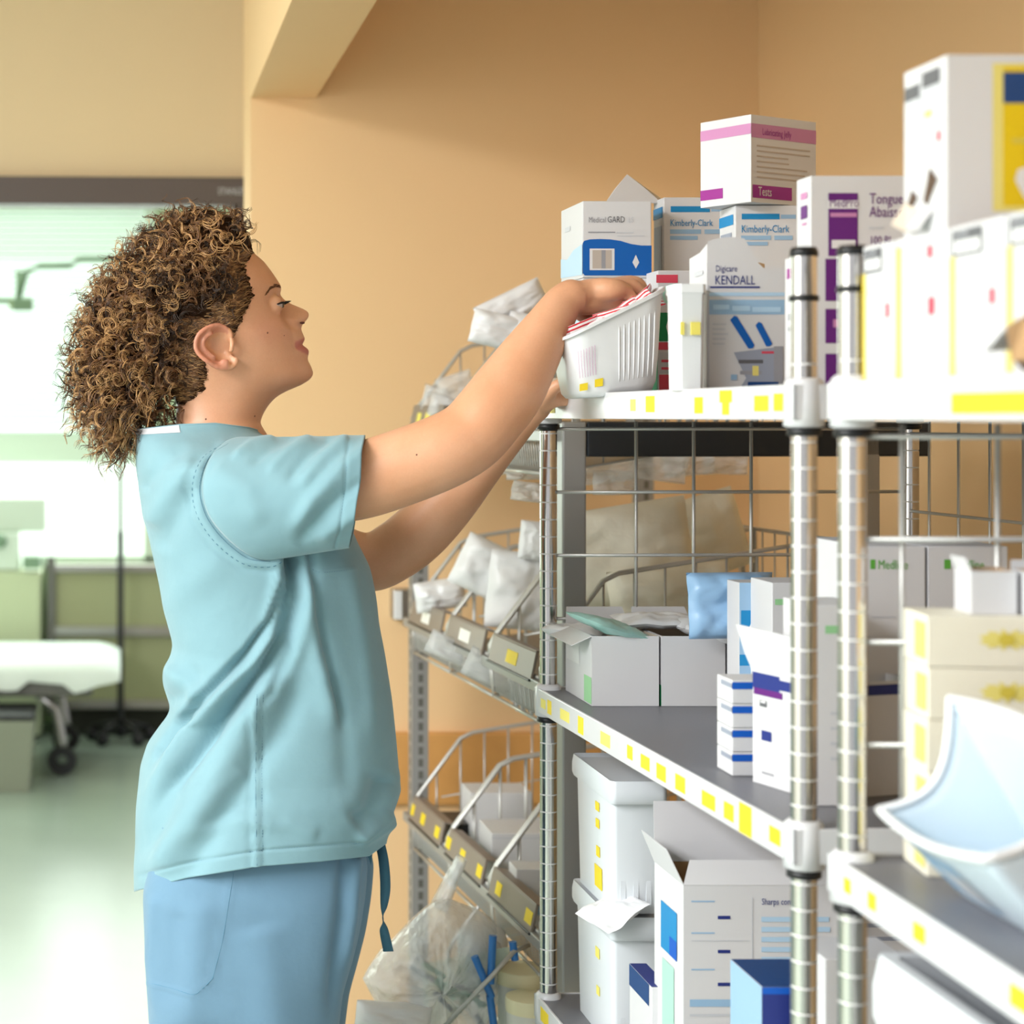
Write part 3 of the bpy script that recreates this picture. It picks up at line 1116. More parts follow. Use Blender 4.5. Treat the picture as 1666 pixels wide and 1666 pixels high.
# right arm (nearest the camera), rounded at the shoulder
limb([(395, 800, 2.50, .055), (440, 795, 2.46, .055), (500, 790, 2.437, .0535), (580, 783, 2.422, .0515), (655, 760, 2.41, .0508), (722, 734, 2.40, .0495), (765, 709, 2.40, .0480), (795, 676, 2.40, .0475), (828, 634, 2.41, .0468),
      (861, 581, 2.42, .0400), (893, 529, 2.43, .0312), (914, 496, 2.44, .0262), (928, 484, 2.442, .0245), (940, 480, 2.444, .023)])
# left arm
limb([(420, 800, 2.72, .052), (470, 850, 2.75, .050), (540, 900, 2.755, .048), (600, 915, 2.745, .0440), (640, 898, 2.735, .0445), (682, 866, 2.715, .0445), (730, 815, 2.69, .0415), (780, 757, 2.66, .0345), (828, 704, 2.63, .0275), (862, 668, 2.61, .0235), (880, 655, 2.60, .022)])


def hand_chain(cps, n=12, k=4, flat=1.0):
    limb(cps, k, n, flat)


# right hand: palm across the four metacarpals, fingers bent down into the packets
ys = {'little': 2.436, 'ring': 2.456, 'middle': 2.476, 'index': 2.497}
for f, (kx, ky, tx, ty, ex_, ey) in {'little': (1014, 473, 1036, 494, 1038, 516), 'ring': (1028, 467, 1052, 490, 1053, 516),
                                     'middle': (1033, 463, 1058, 488, 1059, 516), 'index': (1028, 462, 1052, 488, 1054, 516)}.items():
    y = ys[f]
    r = {'little': .0078, 'ring': .0086, 'middle': .0088, 'index': .0087}[f]
    hand_chain([(925, 482, 2.435 + (y - 2.465) * 0.4 + 0.01, .017), (960, 474, (y + 2.46) / 2 - 0.004, .0172), (995, 471, y - 0.003, .0160), (kx, ky, y, .0122), ((kx + tx) / 2, (ky + ty) / 2 - 2, y, r * 1.02),
                (tx, ty, y, r), ((tx + ex_) / 2, (ty + ey) / 2, y, r * 0.95), (ex_, ey, y, r * 0.8)])
limb([(930, 492, 2.450, .018), (960, 489, 2.452, .0195), (995, 486, 2.455, .016), (1012, 483, 2.458, .011)], 4, 14)      # heel of the palm
hand_chain([(930, 492, 2.475, .014), (942, 505, 2.492, .0135), (955, 516, 2.50, .0112), (966, 523, 2.50, .0098), (977, 531, 2.495, .0075)])   # thumb
# left hand under the tub's far corner: palm, four fingers below the base, thumb up the side
for j, (dy, ln) in enumerate(((-0.010, 0.9), (0.010, 1.0), (0.030, 0.97), (0.050, 0.8))):
    y0 = 2.585 + dy * 0.8
    hand_chain([(872, 661, 2.60 + dy * 0.4, .015), (892, 652, y0, .0142), (912, 648, y0, .0118), (912 + 26 * ln, 654, y0 - 0.004, .0085), (912 + 48 * ln, 664, y0 - 0.008, .0078), (912 + 62 * ln, 668, y0 - 0.010, .0064)])
hand_chain([(876, 655, 2.58, .0145), (890, 641, 2.562, .0125), (900, 632, 2.552, .0102), (911, 625, 2.546, .0092), (919, 621, 2.543, .0072)])

tmp = bm_.build('body_parts')
md = tmp.modifiers.new('r', 'REMESH')
md.mode = 'VOXEL'
md.voxel_size = 0.0024
md.adaptivity = 0
dg = bpy.context.evaluated_depsgraph_get()
me = bpy.data.meshes.new_from_object(tmp.evaluated_get(dg))
old = tmp.data
bpy.data.objects.remove(tmp)
bpy.data.meshes.remove(old)
nv = len(me.vertices)
V = np.empty(nv * 3)
me.vertices.foreach_get('co', V)
V = V.reshape(-1, 3)
ed = np.empty(len(me.edges) * 2, int)
me.edges.foreach_get('vertices', ed)
ed = ed.reshape(-1, 2)
deg = np.bincount(ed.ravel(), minlength=nv).astype(float)


def laplace(V, it, wgt):
    for _ in range(it):
        S_ = np.zeros_like(V)
        for k in range(3):
            S_[:, k] = np.bincount(ed[:, 0], V[ed[:, 1], k], nv) + np.bincount(ed[:, 1], V[ed[:, 0], k], nv)
        V = V + wgt[:, None] * (S_ / np.maximum(deg, 1)[:, None] - V)
    return V


ppx = V[:, 0] / V[:, 1] * F + PX
ppy = PY - (V[:, 2] - CH) / V[:, 1] * F
head = (ppx < 520) & (ppy < 640)
neck = (ppx < 520) & (ppy >= 640)
hand = (ppx > 952) & (ppy < 560)
V = laplace(V, 2, np.where(head | hand, 0.4, 0.5))
V = laplace(V, 14, np.where(head | hand, 0.0, 0.5))
V = laplace(V, 2, np.where(hand, 0.35, 0.0))
me.vertices.foreach_set('co', (V - np.array(WO)).ravel())
# lips are pinker than the rest of the skin
tl = me.color_attributes.new('tint', 'FLOAT_COLOR', 'POINT')
yy = np.abs(V[:, 1] - YC)
lx = (V[:, 0] / YC * F + PX)
ly = PY - (V[:, 2] - CH) / YC * F
up_edge = 549 + 9 * np.clip(yy / 0.024, 0, 1) ** 1.5
lo_edge = 578 - 9 * np.clip(yy / 0.024, 0, 1) ** 2
lip = np.clip((ly - up_edge) / 3 + 0.5, 0, 1) * np.clip((lo_edge - ly) / 3 + 0.5, 0, 1) * np.clip((0.0245 - yy) / 0.002, 0, 1) * (lx > 470)
pink = 0.22 * np.exp(-((lx - 430) / 34) ** 2 - ((ly - 540) / 26) ** 2) + 0.42 * ((lx > 308) & (lx < 366) & (ly > 530) & (ly < 604) & (yy > 0.078))
eld = 0.35 * np.exp(-((np.abs(V[:, 0] - 0.345)) / 0.0) ** 2) if False else 0
tint = np.clip(lip * 0.85 + pink, 0, 1)
colr = np.ones((nv, 4))
colr[:, :3] = tint[:, None]
tl.data.foreach_set('color', colr.ravel())
me.polygons.foreach_set('use_smooth', [True] * len(me.polygons))
me.materials.clear()
me.materials.append(MATS['skin'])
me.polygons.foreach_set('material_index', [0] * len(me.polygons))
me.update()
body = bpy.data.objects.new('body', me)
C.objects.link(body)
body.parent = woman
bvh_body = BVHTree.FromPolygons([tuple(v) for v in V], [tuple(p.vertices) for p in me.polygons])
CAMP = Vector((0, 0, CH))


def cast(bvh, px, py, lift=0.0):
    d = (W(px, py, 1.0) - CAMP).normalized()
    h = bvh.ray_cast(CAMP, d)
    if h[0] is None:
        return None
    return h[0] - d * lift


def child(mb, name, parent, **kw):
    """build in world coordinates, stored relative to the person"""
    mb.v = [(p[0] - WO.x, p[1] - WO.y, p[2] - WO.z) for p in mb.v]
    return mb.build(name, parent, **kw)


# eyes, lashes, brows, mole
for sd in (-1, 1):
    ce = W(443, 498, YC) + Vector((0, sd * 0.031, 0))
    r = 0.01415
    mb = MB()
    rows = []
    for i in range(25):
        az = math.radians(-52 + 134 * i / 24)
        q = max(0, 1 - (abs(math.degrees(az) - 14) / 69) ** 2.4)
        lo, hi = math.radians(-15 * q - 3), math.radians(17 * q - 3)
        rows.append([ce + r * Vector((math.cos(el) * math.cos(az), sd * math.cos(el) * math.sin(az), math.sin(el))) for el in np.linspace(lo, hi, 9)])
    mb.grid(rows, 'eye_white')
    g = Vector((1, sd * 0.03, -0.06)).normalized()
    ring = []
    u = g.cross(Vector((0, 0, 1))).normalized()
    v = u.cross(g)
    for rr in np.linspace(0, 0.66, 6):
        ring.append([ce + (r + 0.0002) * (g * math.cos(rr) + (u * math.cos(a) + v * min(max(math.sin(a), -0.52), 0.40)) * math.sin(rr)) for a in np.arange(24) * 2 * math.pi / 24])
    mb.grid(ring, 'eye_iris', closed_v=True)
    child(mb, 'eye', woman, smooth=True)
    mb = MB()
    for i in range(34):
        az = math.radians(-46 + 122 * i / 33)
        q = max(0, 1 - (abs(math.degrees(az) - 14) / 69) ** 2.4)
        el = math.radians(17 * q - 3)
        d = Vector((math.cos(el) * math.cos(az), sd * math.cos(el) * math.sin(az), math.sin(el)))
        p = ce + r * d
        o = Vector((d.x * 0.9 + 0.1, d.y, 0.0)).normalized()
        L_ = random.uniform(0.0075, 0.0105)
        mb.tube([p, p + o * L_ * 0.5 - Vector((0, 0, 0.0010)), p + o * L_ + Vector((0, 0, 0.0018))], [0.0007, 0.0005, 0.0002], 'lash', 4)
    mb.tube([ce + (r + 0.0003) * Vector((math.cos(math.radians(17 * q_ - 3)) * math.cos(a), sd * math.sin(a) * math.cos(math.radians(17 * q_ - 3)), math.sin(math.radians(17 * q_ - 3))))
             for a in np.radians(np.linspace(-48, 78, 24)) for q_ in [max(0, 1 - (abs(math.degrees(a) - 14) / 69) ** 2.4)]], 0.0009, 'lash', 5)
    child(mb, 'eyelashes', woman)
mb = MB()
for i in range(120):
    t_ = random.random()
    bx = np.interp(t_, [0, .35, .7, 1], [434, 441, 449, 457])
    by = np.interp(t_, [0, .35, .7, 1], [479, 469, 464.5, 466]) + random.gauss(0, 1.2) * (0.5 + t_ * 0.7)
    h = cast(bvh_body, bx, by, 0.0008)
    if h is None or h.y > 2.63:
        continue
    h2 = cast(bvh_body, bx - 3.5, by - 0.5 + 2.5 * (1 - t_), 0.0012)
    if h2 is None or (h2 - h).length > 0.02:
        continue
    mb.tube([h, (h + h2) / 2 + Vector((0, -0.0004, 0.0003)), h2], [0.00034, 0.0003, 0.00015], 'brow_hair', 3)
    for q in (h, h2):
        pass
child(mb, 'eyebrow', woman)
for px, py, rr in ((435, 541.5, .0013), (462, 546, .0009), (335, 682, .0014), (414, 677, .0013), (678, 740, .0012)):
    h = cast(bvh_body, px, py)
    if h is not None:
        mb = MB()
        mb.sphere(h, rr, 'mole', 6, 8, sy=0.35)
        child(mb, 'mole', woman, smooth=True)
# nostrils
mat('nostril', (88, 44, 36), 0.8)
for sd in (-1, 1):
    mb = MB()
    mb.sphere(W(490.5, 526.0, YC) + Vector((0, sd * 0.0115, 0)), 0.0030, 'nostril', 6, 8, sx=1.2, sy=0.8, sz=0.6)
    child(mb, 'nostril', woman, smooth=True)
# ---- scrub top: horizontal slices with the photo's outline, folds displaced along the normals
def seg_dist(px, py, line):
    d = np.full(px.shape, 1e9)
    tt = np.zeros(px.shape)
    sdn = np.zeros(px.shape)
    n = len(line) - 1
    for i in range(n):
        ax_, ay_ = line[i]
        bx, by = line[i + 1]
        vx, vy = bx - ax_, by - ay_
        L2 = vx * vx + vy * vy
        t = np.clip(((px - ax_) * vx + (py - ay_) * vy) / L2, 0, 1)
        dx, dy = px - ax_ - t * vx, py - ay_ - t * vy
        q = np.hypot(dx, dy)
        cr = (vx * dy - vy * dx) / math.sqrt(L2)
        m = q < d
        d = np.where(m, q, d)
        tt = np.where(m, (i + t) / n, tt)
        sdn = np.where(m, cr, sdn)
    return d, tt, sdn


def folds_apply(P, lines, flip=1.0, cam_only=True, closed=True, amp_all=1.4):
    """P rows x cols; lines: (polyline px, sigma px, amount m, taper) displaced along the outward normal."""
    px = P[..., 0] / P[..., 1] * F + PX
    py = PY - (P[..., 2] - CH) / P[..., 1] * F
    du = np.gradient(P, axis=0)
    if closed:
        dv = (np.roll(P, -1, 1) - np.roll(P, 1, 1)) / 2
    else:
        dv = np.gradient(P, axis=1)
    N = np.cross(du, dv) * flip
    N /= np.maximum(np.linalg.norm(N, axis=2, keepdims=True), 1e-9)
    cam = np.clip(-N[..., 1] * 3 + 0.4, 0, 1) if cam_only else 1.0
    D = np.zeros(px.shape)
    for line, sg_, amt, tp in lines:
        d, t, sd_ = seg_dist(px, py, line)
        env = np.clip(np.minimum(t / 0.12 if tp[0] else 1.0, (1 - t) / 0.25 if tp[1] else 1.0), 0, 1)
        env = env * env * (3 - 2 * env)
        if np.isscalar(sg_):
            g = np.exp(-(d / sg_) ** 2)
        else:                                   # asymmetric: sharp on one side, soft on the other
            g = np.where(sd_ > 0, np.exp(-(d / sg_[0]) ** 2), np.exp(-(d / sg_[1]) ** 2))
        D += amp_all * amt * g * env
    return P + N * (D * cam)[..., None]


RPY = np.concatenate([np.arange(690, 760, 3.0), np.arange(760, 1451, 3.2)])
xb = curve([(690, 224), (700, 222), (760, 222), (800, 227), (830, 232), (890, 246), (960, 262), (1020, 275), (1050, 282), (1068, 279), (1090, 270), (1110, 266), (1140, 271), (1158, 277), (1172, 272), (1190, 258), (1215, 240), (1250, 229), (1320, 222), (1400, 218), (1451, 219)], RPY, 1.6)
xf = curve([(690, 418), (698, 424), (712, 440), (740, 478), (780, 520), (830, 556), (880, 577), (920, 598), (970, 608), (1010, 612), (1060, 622), (1130, 633), (1200, 640), (1260, 645), (1320, 648), (1355, 643), (1400, 630), (1451, 622)], RPY, 3)
hw = curve([(690, .084), (697, .088), (706, .098), (718, .118), (735, .146), (755, .166), (780, .178), (830, .184), (900, .180), (1000, .168), (1060, .163), (1120, .165), (1200, .178), (1300, .194), (1400, .200), (1451, .201)], RPY, 2)
NT = 260
ph = np.arange(NT) * 2 * math.pi / NT
cc, ss = np.cos(ph)[None], np.sin(ph)[None]
sq = 0.86
cx, hx = ((xb + xf) / 2)[:, None], ((xf - xb) / 2)[:, None]
TX = cx + hx * np.sign(cc) * np.abs(cc) ** sq
TY = YC + hw[:, None] * np.sign(ss) * np.abs(ss) ** sq
tpy = np.repeat(RPY[:, None], NT, 1)
TYn = np.minimum(TY, 2 * YC - TY)
hem = np.interp(PX + (TX - PX) * YC / TYn, [215, 226, 300, 420, 520, 600, 630, 650], [1454, 1450, 1431, 1411, 1403, 1394, 1372, 1342])
hem = PY + (hem - PY) * TYn / YC
r_ = np.clip((tpy - 1240) / (1450 - 1240), 0, 1)
tpy = np.where(tpy > 1240, 1240 + (hem - 1240) * r_, tpy)
# collar edge dips towards the front
tpy = tpy + np.clip((716 - tpy) / 26, 0, 1) * np.interp(TX, [222, 290, 345, 400, 430], [9, 1, -1, 6, 14])
TPt = np.stack([(TX - PX) * K1, TY, CH - (tpy - PY) * K1], -1)
A1 = [(468, 900), (462, 950), (438, 1010), (400, 1060), (345, 1112), (298, 1165), (262, 1215), (240, 1262)]
A2 = [(474, 905), (472, 965), (452, 1040), (420, 1095), (370, 1150), (318, 1212), (270, 1280), (236, 1345)]
A3 = [(455, 1075), (425, 1150), (372, 1235), (318, 1320), (268, 1395), (240, 1432)]
A4 = [(495, 900), (503, 985), (518, 1060), (540, 1140), (552, 1200)]
A5 = [(480, 912), (482, 980), (470, 1060), (440, 1125), (415, 1160)]
folds = [
    (A1, (5, 24), -0.015, (0, 1)), ([(p[0] + 16, p[1] + 14) for p in A1], (18, 8), 0.009, (1, 1)),
    (A2, (6, 20), -0.014, (0, 1)), ([(p[0] - 16, p[1] - 8) for p in A2], 12, 0.008, (1, 1)), ([(p[0] + 24, p[1] + 14) for p in A2], 17, 0.008, (1, 1)),
    (A3, 22, 0.010, (1, 1)), ([(p[0] + 40, p[1] + 18) for p in A3], 20, -0.006, (1, 1)), ([(p[0] - 34, p[1] - 18) for p in A3], 20, -0.007, (1, 1)),
    (A4, (20, 8), 0.008, (0, 1)), ([(p[0] + 10, p[1]) for p in A4], 9, -0.006, (0, 1)),
    (A5, 10, -0.010, (0, 1)),
    ([(560, 900), (585, 1010), (600, 1120), (606, 1230)], 14, 0.004, (1, 1)), ([(540, 1090), (560, 1190), (566, 1300)], 16, -0.003, (1, 1)),
    ([(250, 1075), (300, 1110), (330, 1150)], 16, 0.006, (1, 1)), ([(258, 1150), (296, 1128), (330, 1080)], 15, -0.006, (1, 1)),
    ([(240, 860), (285, 790), (330, 745)], 18, 0.005, (1, 1)), ([(256, 900), (300, 820), (335, 770)], 18, -0.004, (1, 1)), ([(230, 800), (262, 755), (310, 722)], 12, -0.003, (1, 1)),
    ([(245, 1010), (300, 960), (380, 900)], 26, 0.003, (1, 1)),
    ([(450, 1345), (380, 1330), (300, 1370)], 14, 0.003, (1, 1)), ([(440, 1290), (380, 1320), (320, 1345)], 14, -0.003, (1, 1)),
    ([(400, 1250), (360, 1290), (290, 1390)], 12, 0.003, (1, 1)),
    ([(628, 1255), (606, 1320), (570, 1345)], 20, -0.010, (1, 1)), ([(648, 1330), (610, 1352), (575, 1372)], 11, 0.007, (1, 1)),
    ([(520, 1360), (470, 1340), (430, 1350)], 14, 0.002, (1, 1)),
    ([(418, 1110), (416, 1250), (418, 1411)], 4, 0.0022, (1, 0)), ([(408, 1110), (406, 1250), (408, 1411)], 3, -0.0014, (1, 0)), ([(428, 1110), (426, 1250), (428, 1411)], 3, -0.0014, (1, 0)),
    ([(228, 1424), (300, 1405), (420, 1384), (520, 1376), (590, 1370), (640, 1330)], 3, -0.0014, (0, 0)),
    ([(366, 724), (334, 747), (319, 791), (328, 838), (357, 880), (399, 913), (440, 918), (464, 908)], 6, 0.0024, (0, 0)), ([(350, 728), (318, 750), (301, 793), (311, 845), (346, 892), (392, 926), (440, 931), (464, 920)], 4, -0.0012, (0, 0)),
    ([(498, 905), (506, 924), (525, 931), (575, 926)], 3, 0.0012, (0, 0)),
]
TPt = folds_apply(TPt, folds, flip=1.0)
rng = np.random.RandomState(3)
# seam puckers around the back collar and tiny overall unevenness
top = MB()
top.grid(TPt, 'scrub_top', closed_v=True, flip=True)
# near sleeve
seam = [(372, 716, 2.500), (344, 742, 2.452), (329, 788, 2.432), (338, 834, 2.428), (366, 872, 2.428), (404, 902, 2.432), (440, 910, 2.440), (472, 897, 2.462),
        (486, 850, 2.500), (476, 780, 2.520), (446, 732, 2.522), (408, 713, 2.512)]
cuff = [(594, 709, 2.430), (592, 722, 2.384), (588, 760, 2.352), (583, 800, 2.345), (577, 840, 2.356), (572, 868, 2.382), (568, 888, 2.418), (570, 888, 2.452),
        (576, 862, 2.486), (584, 808, 2.500), (590, 750, 2.490), (594, 716, 2.460)]


def closed_loop(cp, n=12):
    q = cp[-2:] + cp + cp[:2]
    s_ = spline([tuple(W(*p)) for p in q], n)
    return s_[2 * n:2 * n + len(cp) * n]


def sleeve(seam, cuff, folds, flip):
    A_, B_ = closed_loop(seam), closed_loop(cuff)
    rows = []
    for t in np.linspace(0, 1, 84):
        p = A_ * (1 - t) + B_ * t
        p[:, 1] = A_[:, 1] + (B_[:, 1] - A_[:, 1]) * t ** 0.55
        rows.append(p)
    R = np.array(rows)
    return folds_apply(R, folds, flip=flip, amp_all=1.5)


sf = [([(596, 735), (560, 760), (510, 812), (470, 872)], 13, 0.0055, (0, 1)), ([(594, 780), (555, 808), (505, 858), (480, 890)], 12, -0.005, (0, 1)),
      ([(560, 718), (525, 748), (480, 800)], 10, 0.004, (0, 1)), ([(530, 716), (500, 740), (460, 790)], 9, -0.0035, (0, 1)), ([(500, 714), (470, 735), (430, 775)], 8, 0.003, (0, 1)),
      ([(590, 830), (555, 850), (510, 882)], 12, 0.004, (0, 1)), ([(470, 712), (440, 728), (400, 760)], 9, -0.003, (0, 1)), ([(440, 712), (410, 722), (372, 752)], 7, 0.003, (0, 1)),
      ([(345, 760), (400, 800), (430, 860)], 20, 0.003, (1, 1)), ([(568, 712), (563, 770), (556, 840), (545, 890)], 2.6, -0.0012, (0, 0))]
SL = sleeve(seam, cuff, sf, -1.0)
top.grid(SL, 'scrub_top', closed_v=True, flip=True)
# far sleeve, mostly hidden behind her
seam2 = [(a, b, 2 * YC - y) for a, b, y in seam]
cuff2 = [(500 + (a - 580) * 0.3 + (b - 800) * 0.25, 880 + (b - 800) * 0.55, 2 * YC - y - 0.02) for a, b, y in cuff]
SL2 = sleeve(seam2, cuff2, [], -1.0)
top.grid(SL2, 'scrub_top', closed_v=True)
tverts = np.array(top.v)
bvh_top = BVHTree.FromPolygons([tuple(v) for v in tverts], top.f)
shirt = child(top, 'scrub_top', woman, smooth=True, solid=0.0016)


def stitch(bvh, line, name, parent, m, r=0.0006, dash=(0.0026, 0.0014), k=14, lift=0.0004):
    pts = []
    for q in spline(line, k):
        h = cast(bvh, q[0], q[1], lift)
        if h is not None and (not pts or (h - pts[-1]).length < 0.04):
            pts.append(h)
    mb = MB()
    if len(pts) < 3:
        return
    if dash is None:
        mb.tube(pts, r, m, 4)
    else:
        acc = 0
        P = np.array([tuple(p) for p in pts])
        L_ = np.concatenate([[0], np.cumsum(np.linalg.norm(np.diff(P, axis=0), axis=1))])
        s0 = 0
        while s0 + dash[0] < L_[-1]:
            a = [np.interp(s0, L_, P[:, i]) for i in range(3)]
            b_ = [np.interp(s0 + dash[0], L_, P[:, i]) for i in range(3)]
            mb.tube([a, b_], r, m, 4)
            s0 += sum(dash)
    child(mb, name, parent)


stitch(bvh_top, [(418, 1130), (416, 1250), (418, 1408)], 'side_seam', shirt, 'seam_thread', dash=None, r=0.0007)
stitch(bvh_top, [(428, 1130), (426, 1250), (428, 1408)], 'side_seam', shirt, 'seam_thread')
stitch(bvh_top, [(228, 1424), (300, 1405), (420, 1384), (520, 1376), (590, 1370), (636, 1336)], 'hem_stitching', shirt, 'seam_thread')
stitch(bvh_top, [(568, 716), (563, 770), (556, 830), (547, 880)], 'cuff_stitching', shirt, 'seam_thread')
stitch(bvh_top, [(372, 722), (340, 745), (325, 790), (334, 836), (362, 876), (402, 908), (440, 914)], 'armhole_seam', shirt, 'seam_thread', dash=None, r=0.0009)
stitch(bvh_top, [(360, 724), (328, 748), (313, 792), (322, 840), (352, 884), (396, 917), (440, 922), (462, 912)], 'armhole_seam', shirt, 'seam_thread', dash=(0.004, 0.0045), r=0.0011)
stitch(bvh_top, [(500, 910), (506, 924), (522, 931), (550, 929), (580, 925)], 'pocket_stitching', shirt, 'seam_thread', r=0.0007)
# neckband, light lining strip and label inside the back collar
ringp = TPt[0]
mb = MB()
rp = np.vstack([ringp, ringp[:1]])
mb.tube(rp, 0.0016, 'scrub_top', 6, cap=False)
child(mb, 'neckband', shirt, smooth=True)
px_ring = (ringp[:, 0] - PX * 0) / ringp[:, 1] * F + PX
idx = [i for i in range(NT) if px_ring[i] < 292 and ringp[i, 1] < YC + 0.05]
idx = sorted(idx, key=lambda i: math.atan2(ringp[i, 1] - YC, ringp[i, 0] - ringp[:, 0].mean()) % (2 * math.pi))
mb = MB()
cen = np.array([ringp[:, 0].mean(), YC, 0])
rows = []
for k in range(5):
    rr = TPt[min(k, 6)][idx].copy()
    out = rr - cen
    out[:, 2] = 0
    out /= np.linalg.norm(out, axis=1, keepdims=True)
    rows.append(rr + out * 0.0022)
mb.grid(rows, 'lining')
child(mb, 'collar_lining', shirt, smooth=True)
mb = MB()
q = W(262, 700, YC + 0.03)
mb.box((q.x - 0.02, q.y - 0.001, q.z - 0.012), (q.x + 0.018, q.y + 0.001, q.z + 0.006), 'care_label')
child(mb, 'care_label', shirt)

# ---- trousers
tr = MB()
for sd, sh in ((-1, 0), (1, 10)):
    yl = YC + sd * 0.092
    kl = yl / F
    R = np.concatenate([np.arange(1340, 1700, 5.0), np.arange(1700, 2290, 14.0)])
    b_ = curve([(1340, 262), (1400, 244), (1455, 233), (1560, 238), (1666, 243), (1800, 262), (2000, 285), (2290, 300)], R, 2) + sh
    f_ = curve([(1340, 560), (1380, 590), (1400, 597), (1455, 592), (1510, 583), (1560, 570), (1610, 556), (1666, 549), (1800, 530), (2000, 500), (2290, 486)], R, 2) + sh
    w_ = curve([(1340, .080), (1400, .084), (1450, .092), (1560, .094), (1666, .092), (2000, .08), (2290, .078)], R, 2)
    a = np.arange(140) * 2 * math.pi / 140
    ca, sa = np.cos(a)[None], np.sin(a)[None]
    Xp = ((b_ + f_) / 2)[:, None] + ((f_ - b_) / 2)[:, None] * np.sign(ca) * np.abs(ca) ** 0.85
    Yp = yl + w_[:, None] * np.sign(sa) * np.abs(sa) ** 0.85
    P = np.stack([(Xp - PX) * kl, Yp, CH - (np.repeat(R[:, None], 140, 1) - PY) * kl], -1)
    fl = [([(560, 1400), (556, 1480), (545, 1570), (535, 1666)], 10, -0.006, (0, 1)), ([(578, 1400), (572, 1490), (556, 1590)], 8, 0.005, (0, 1)), ([(250, 1470), (244, 1560), (256, 1666)], 9, 0.003, (0, 1)),
          ([(330, 1460), (322, 1560), (300, 1700)], 24, 0.003, (1, 1)), ([(290, 1480), (280, 1560), (284, 1640)], 18, -0.002, (1, 1)), ([(420, 1500), (440, 1600), (450, 1720)], 34, 0.004, (1, 1)),
          ([(250, 1700), (350, 1690), (470, 1720)], 25, -0.005, (1, 1)), ([(378, 1418), (365, 1500), (346, 1590), (314, 1618), (245, 1600)], 3, 0.0014, (0, 0))] if sd < 0 else []
    P = folds_apply(P, fl, flip=1.0)
    tr.grid(P, 'scrub_trousers', closed_v=True, flip=True)
bvh_tr = BVHTree.FromPolygons([tuple(v) for v in tr.v], tr.f)
trousers = child(tr, 'scrub_trousers', woman, smooth=True, solid=0.0016)
stitch(bvh_tr, [(380, 1420), (372, 1470), (362, 1530), (346, 1592)], 'pocket_seam', trousers, 'trouser_seam', dash=None, r=0.0007)
stitch(bvh_tr, [(346, 1592), (330, 1608), (314, 1618), (280, 1608), (247, 1600)], 'pocket_seam', trousers, 'trouser_seam', dash=None, r=0.0007)


def ribbon(pts, w, name):
    """pts: (px, py, y, twist)"""
    mb = MB()
    P = spline(pts, 8)
    rows = []
    for px, py, y, tw_ in P:
        q = W(px, py, y)
        d = Vector((math.cos(tw_), math.sin(tw_), 0)) * w / 2
        rows.append([q - d, q + d])
    mb.grid(rows, 'drawstring')
    child(mb, name, trousers, smooth=True, solid=0.0012)


ribbon([(618, 1370, 2.60, 0.3), (624, 1400, 2.58, 0.2), (627, 1440, 2.57, 0.1), (625, 1475, 2.57, 0.8), (623, 1496, 2.57, 1.5), (625, 1515, 2.57, 0.5), (632, 1548, 2.57, 0.1)], 0.0145, 'drawstring')
ribbon([(600, 1375, 2.68, 0.3), (594, 1420, 2.68, 0.2), (588, 1450, 2.68, 0.9), (584, 1480, 2.68, 0.2), (586, 1511, 2.68, 0.1)], 0.0145, 'drawstring')
for sd, sh in ((-1, 0), (1, 14)):
    yl = YC + sd * 0.092
    x0 = (386 + sh - PX) * yl / F
    mb = MB()
    rows = []
    for u in np.linspace(0, 1, 18):
        x = x0 - 0.095 + 0.29 * u
        w = 0.046 * math.sqrt(max(0.02, 1 - (2 * abs(u - 0.5)) ** 3)) * (0.86 + 0.2 * u)
        h = np.interp(u, [0, .15, .4, .6, .85, 1], [.065, .085, .10, .085, .06, .035])
        rows.append([(x, yl + w * math.cos(a), 0.002 + max(0, h * math.sin(a)) if math.sin(a) > -0.2 else 0.002) for a in np.arange(20) * 2 * math.pi / 20])
    mb.grid(rows, 'shoe_white', closed_v=True)
    mb.poly(rows[0][::-1], 'shoe_white')
    mb.poly(rows[-1], 'shoe_white')
    child(mb, 'shoe', woman, smooth=True)
# ---- hair
hair_poly = [(408, 411), (398, 425), (390, 440), (396, 462), (403, 483), (395, 500), (387, 516), (380, 532), (372, 545), (362, 534), (348, 526), (330, 530), (318, 540), (316, 560), (322, 582), (330, 604),
             (326, 632), (304, 650), (286, 660), (200, 660), (200, 330), (400, 330), (410, 395)]


def inside(px, py, poly):
    r = False
    n = len(poly)
    j = n - 1
    for i in range(n):
        xi, yi = poly[i]
        xj, yj = poly[j]
        if (yi > py) != (yj > py) and px < (xj - xi) * (py - yi) / (yj - yi) + xi:
            r = not r
        j = i
    return r


def edge_dist(px, py, poly):
    return float(seg_dist(np.array([px]), np.array([py]), poly)[0][0])


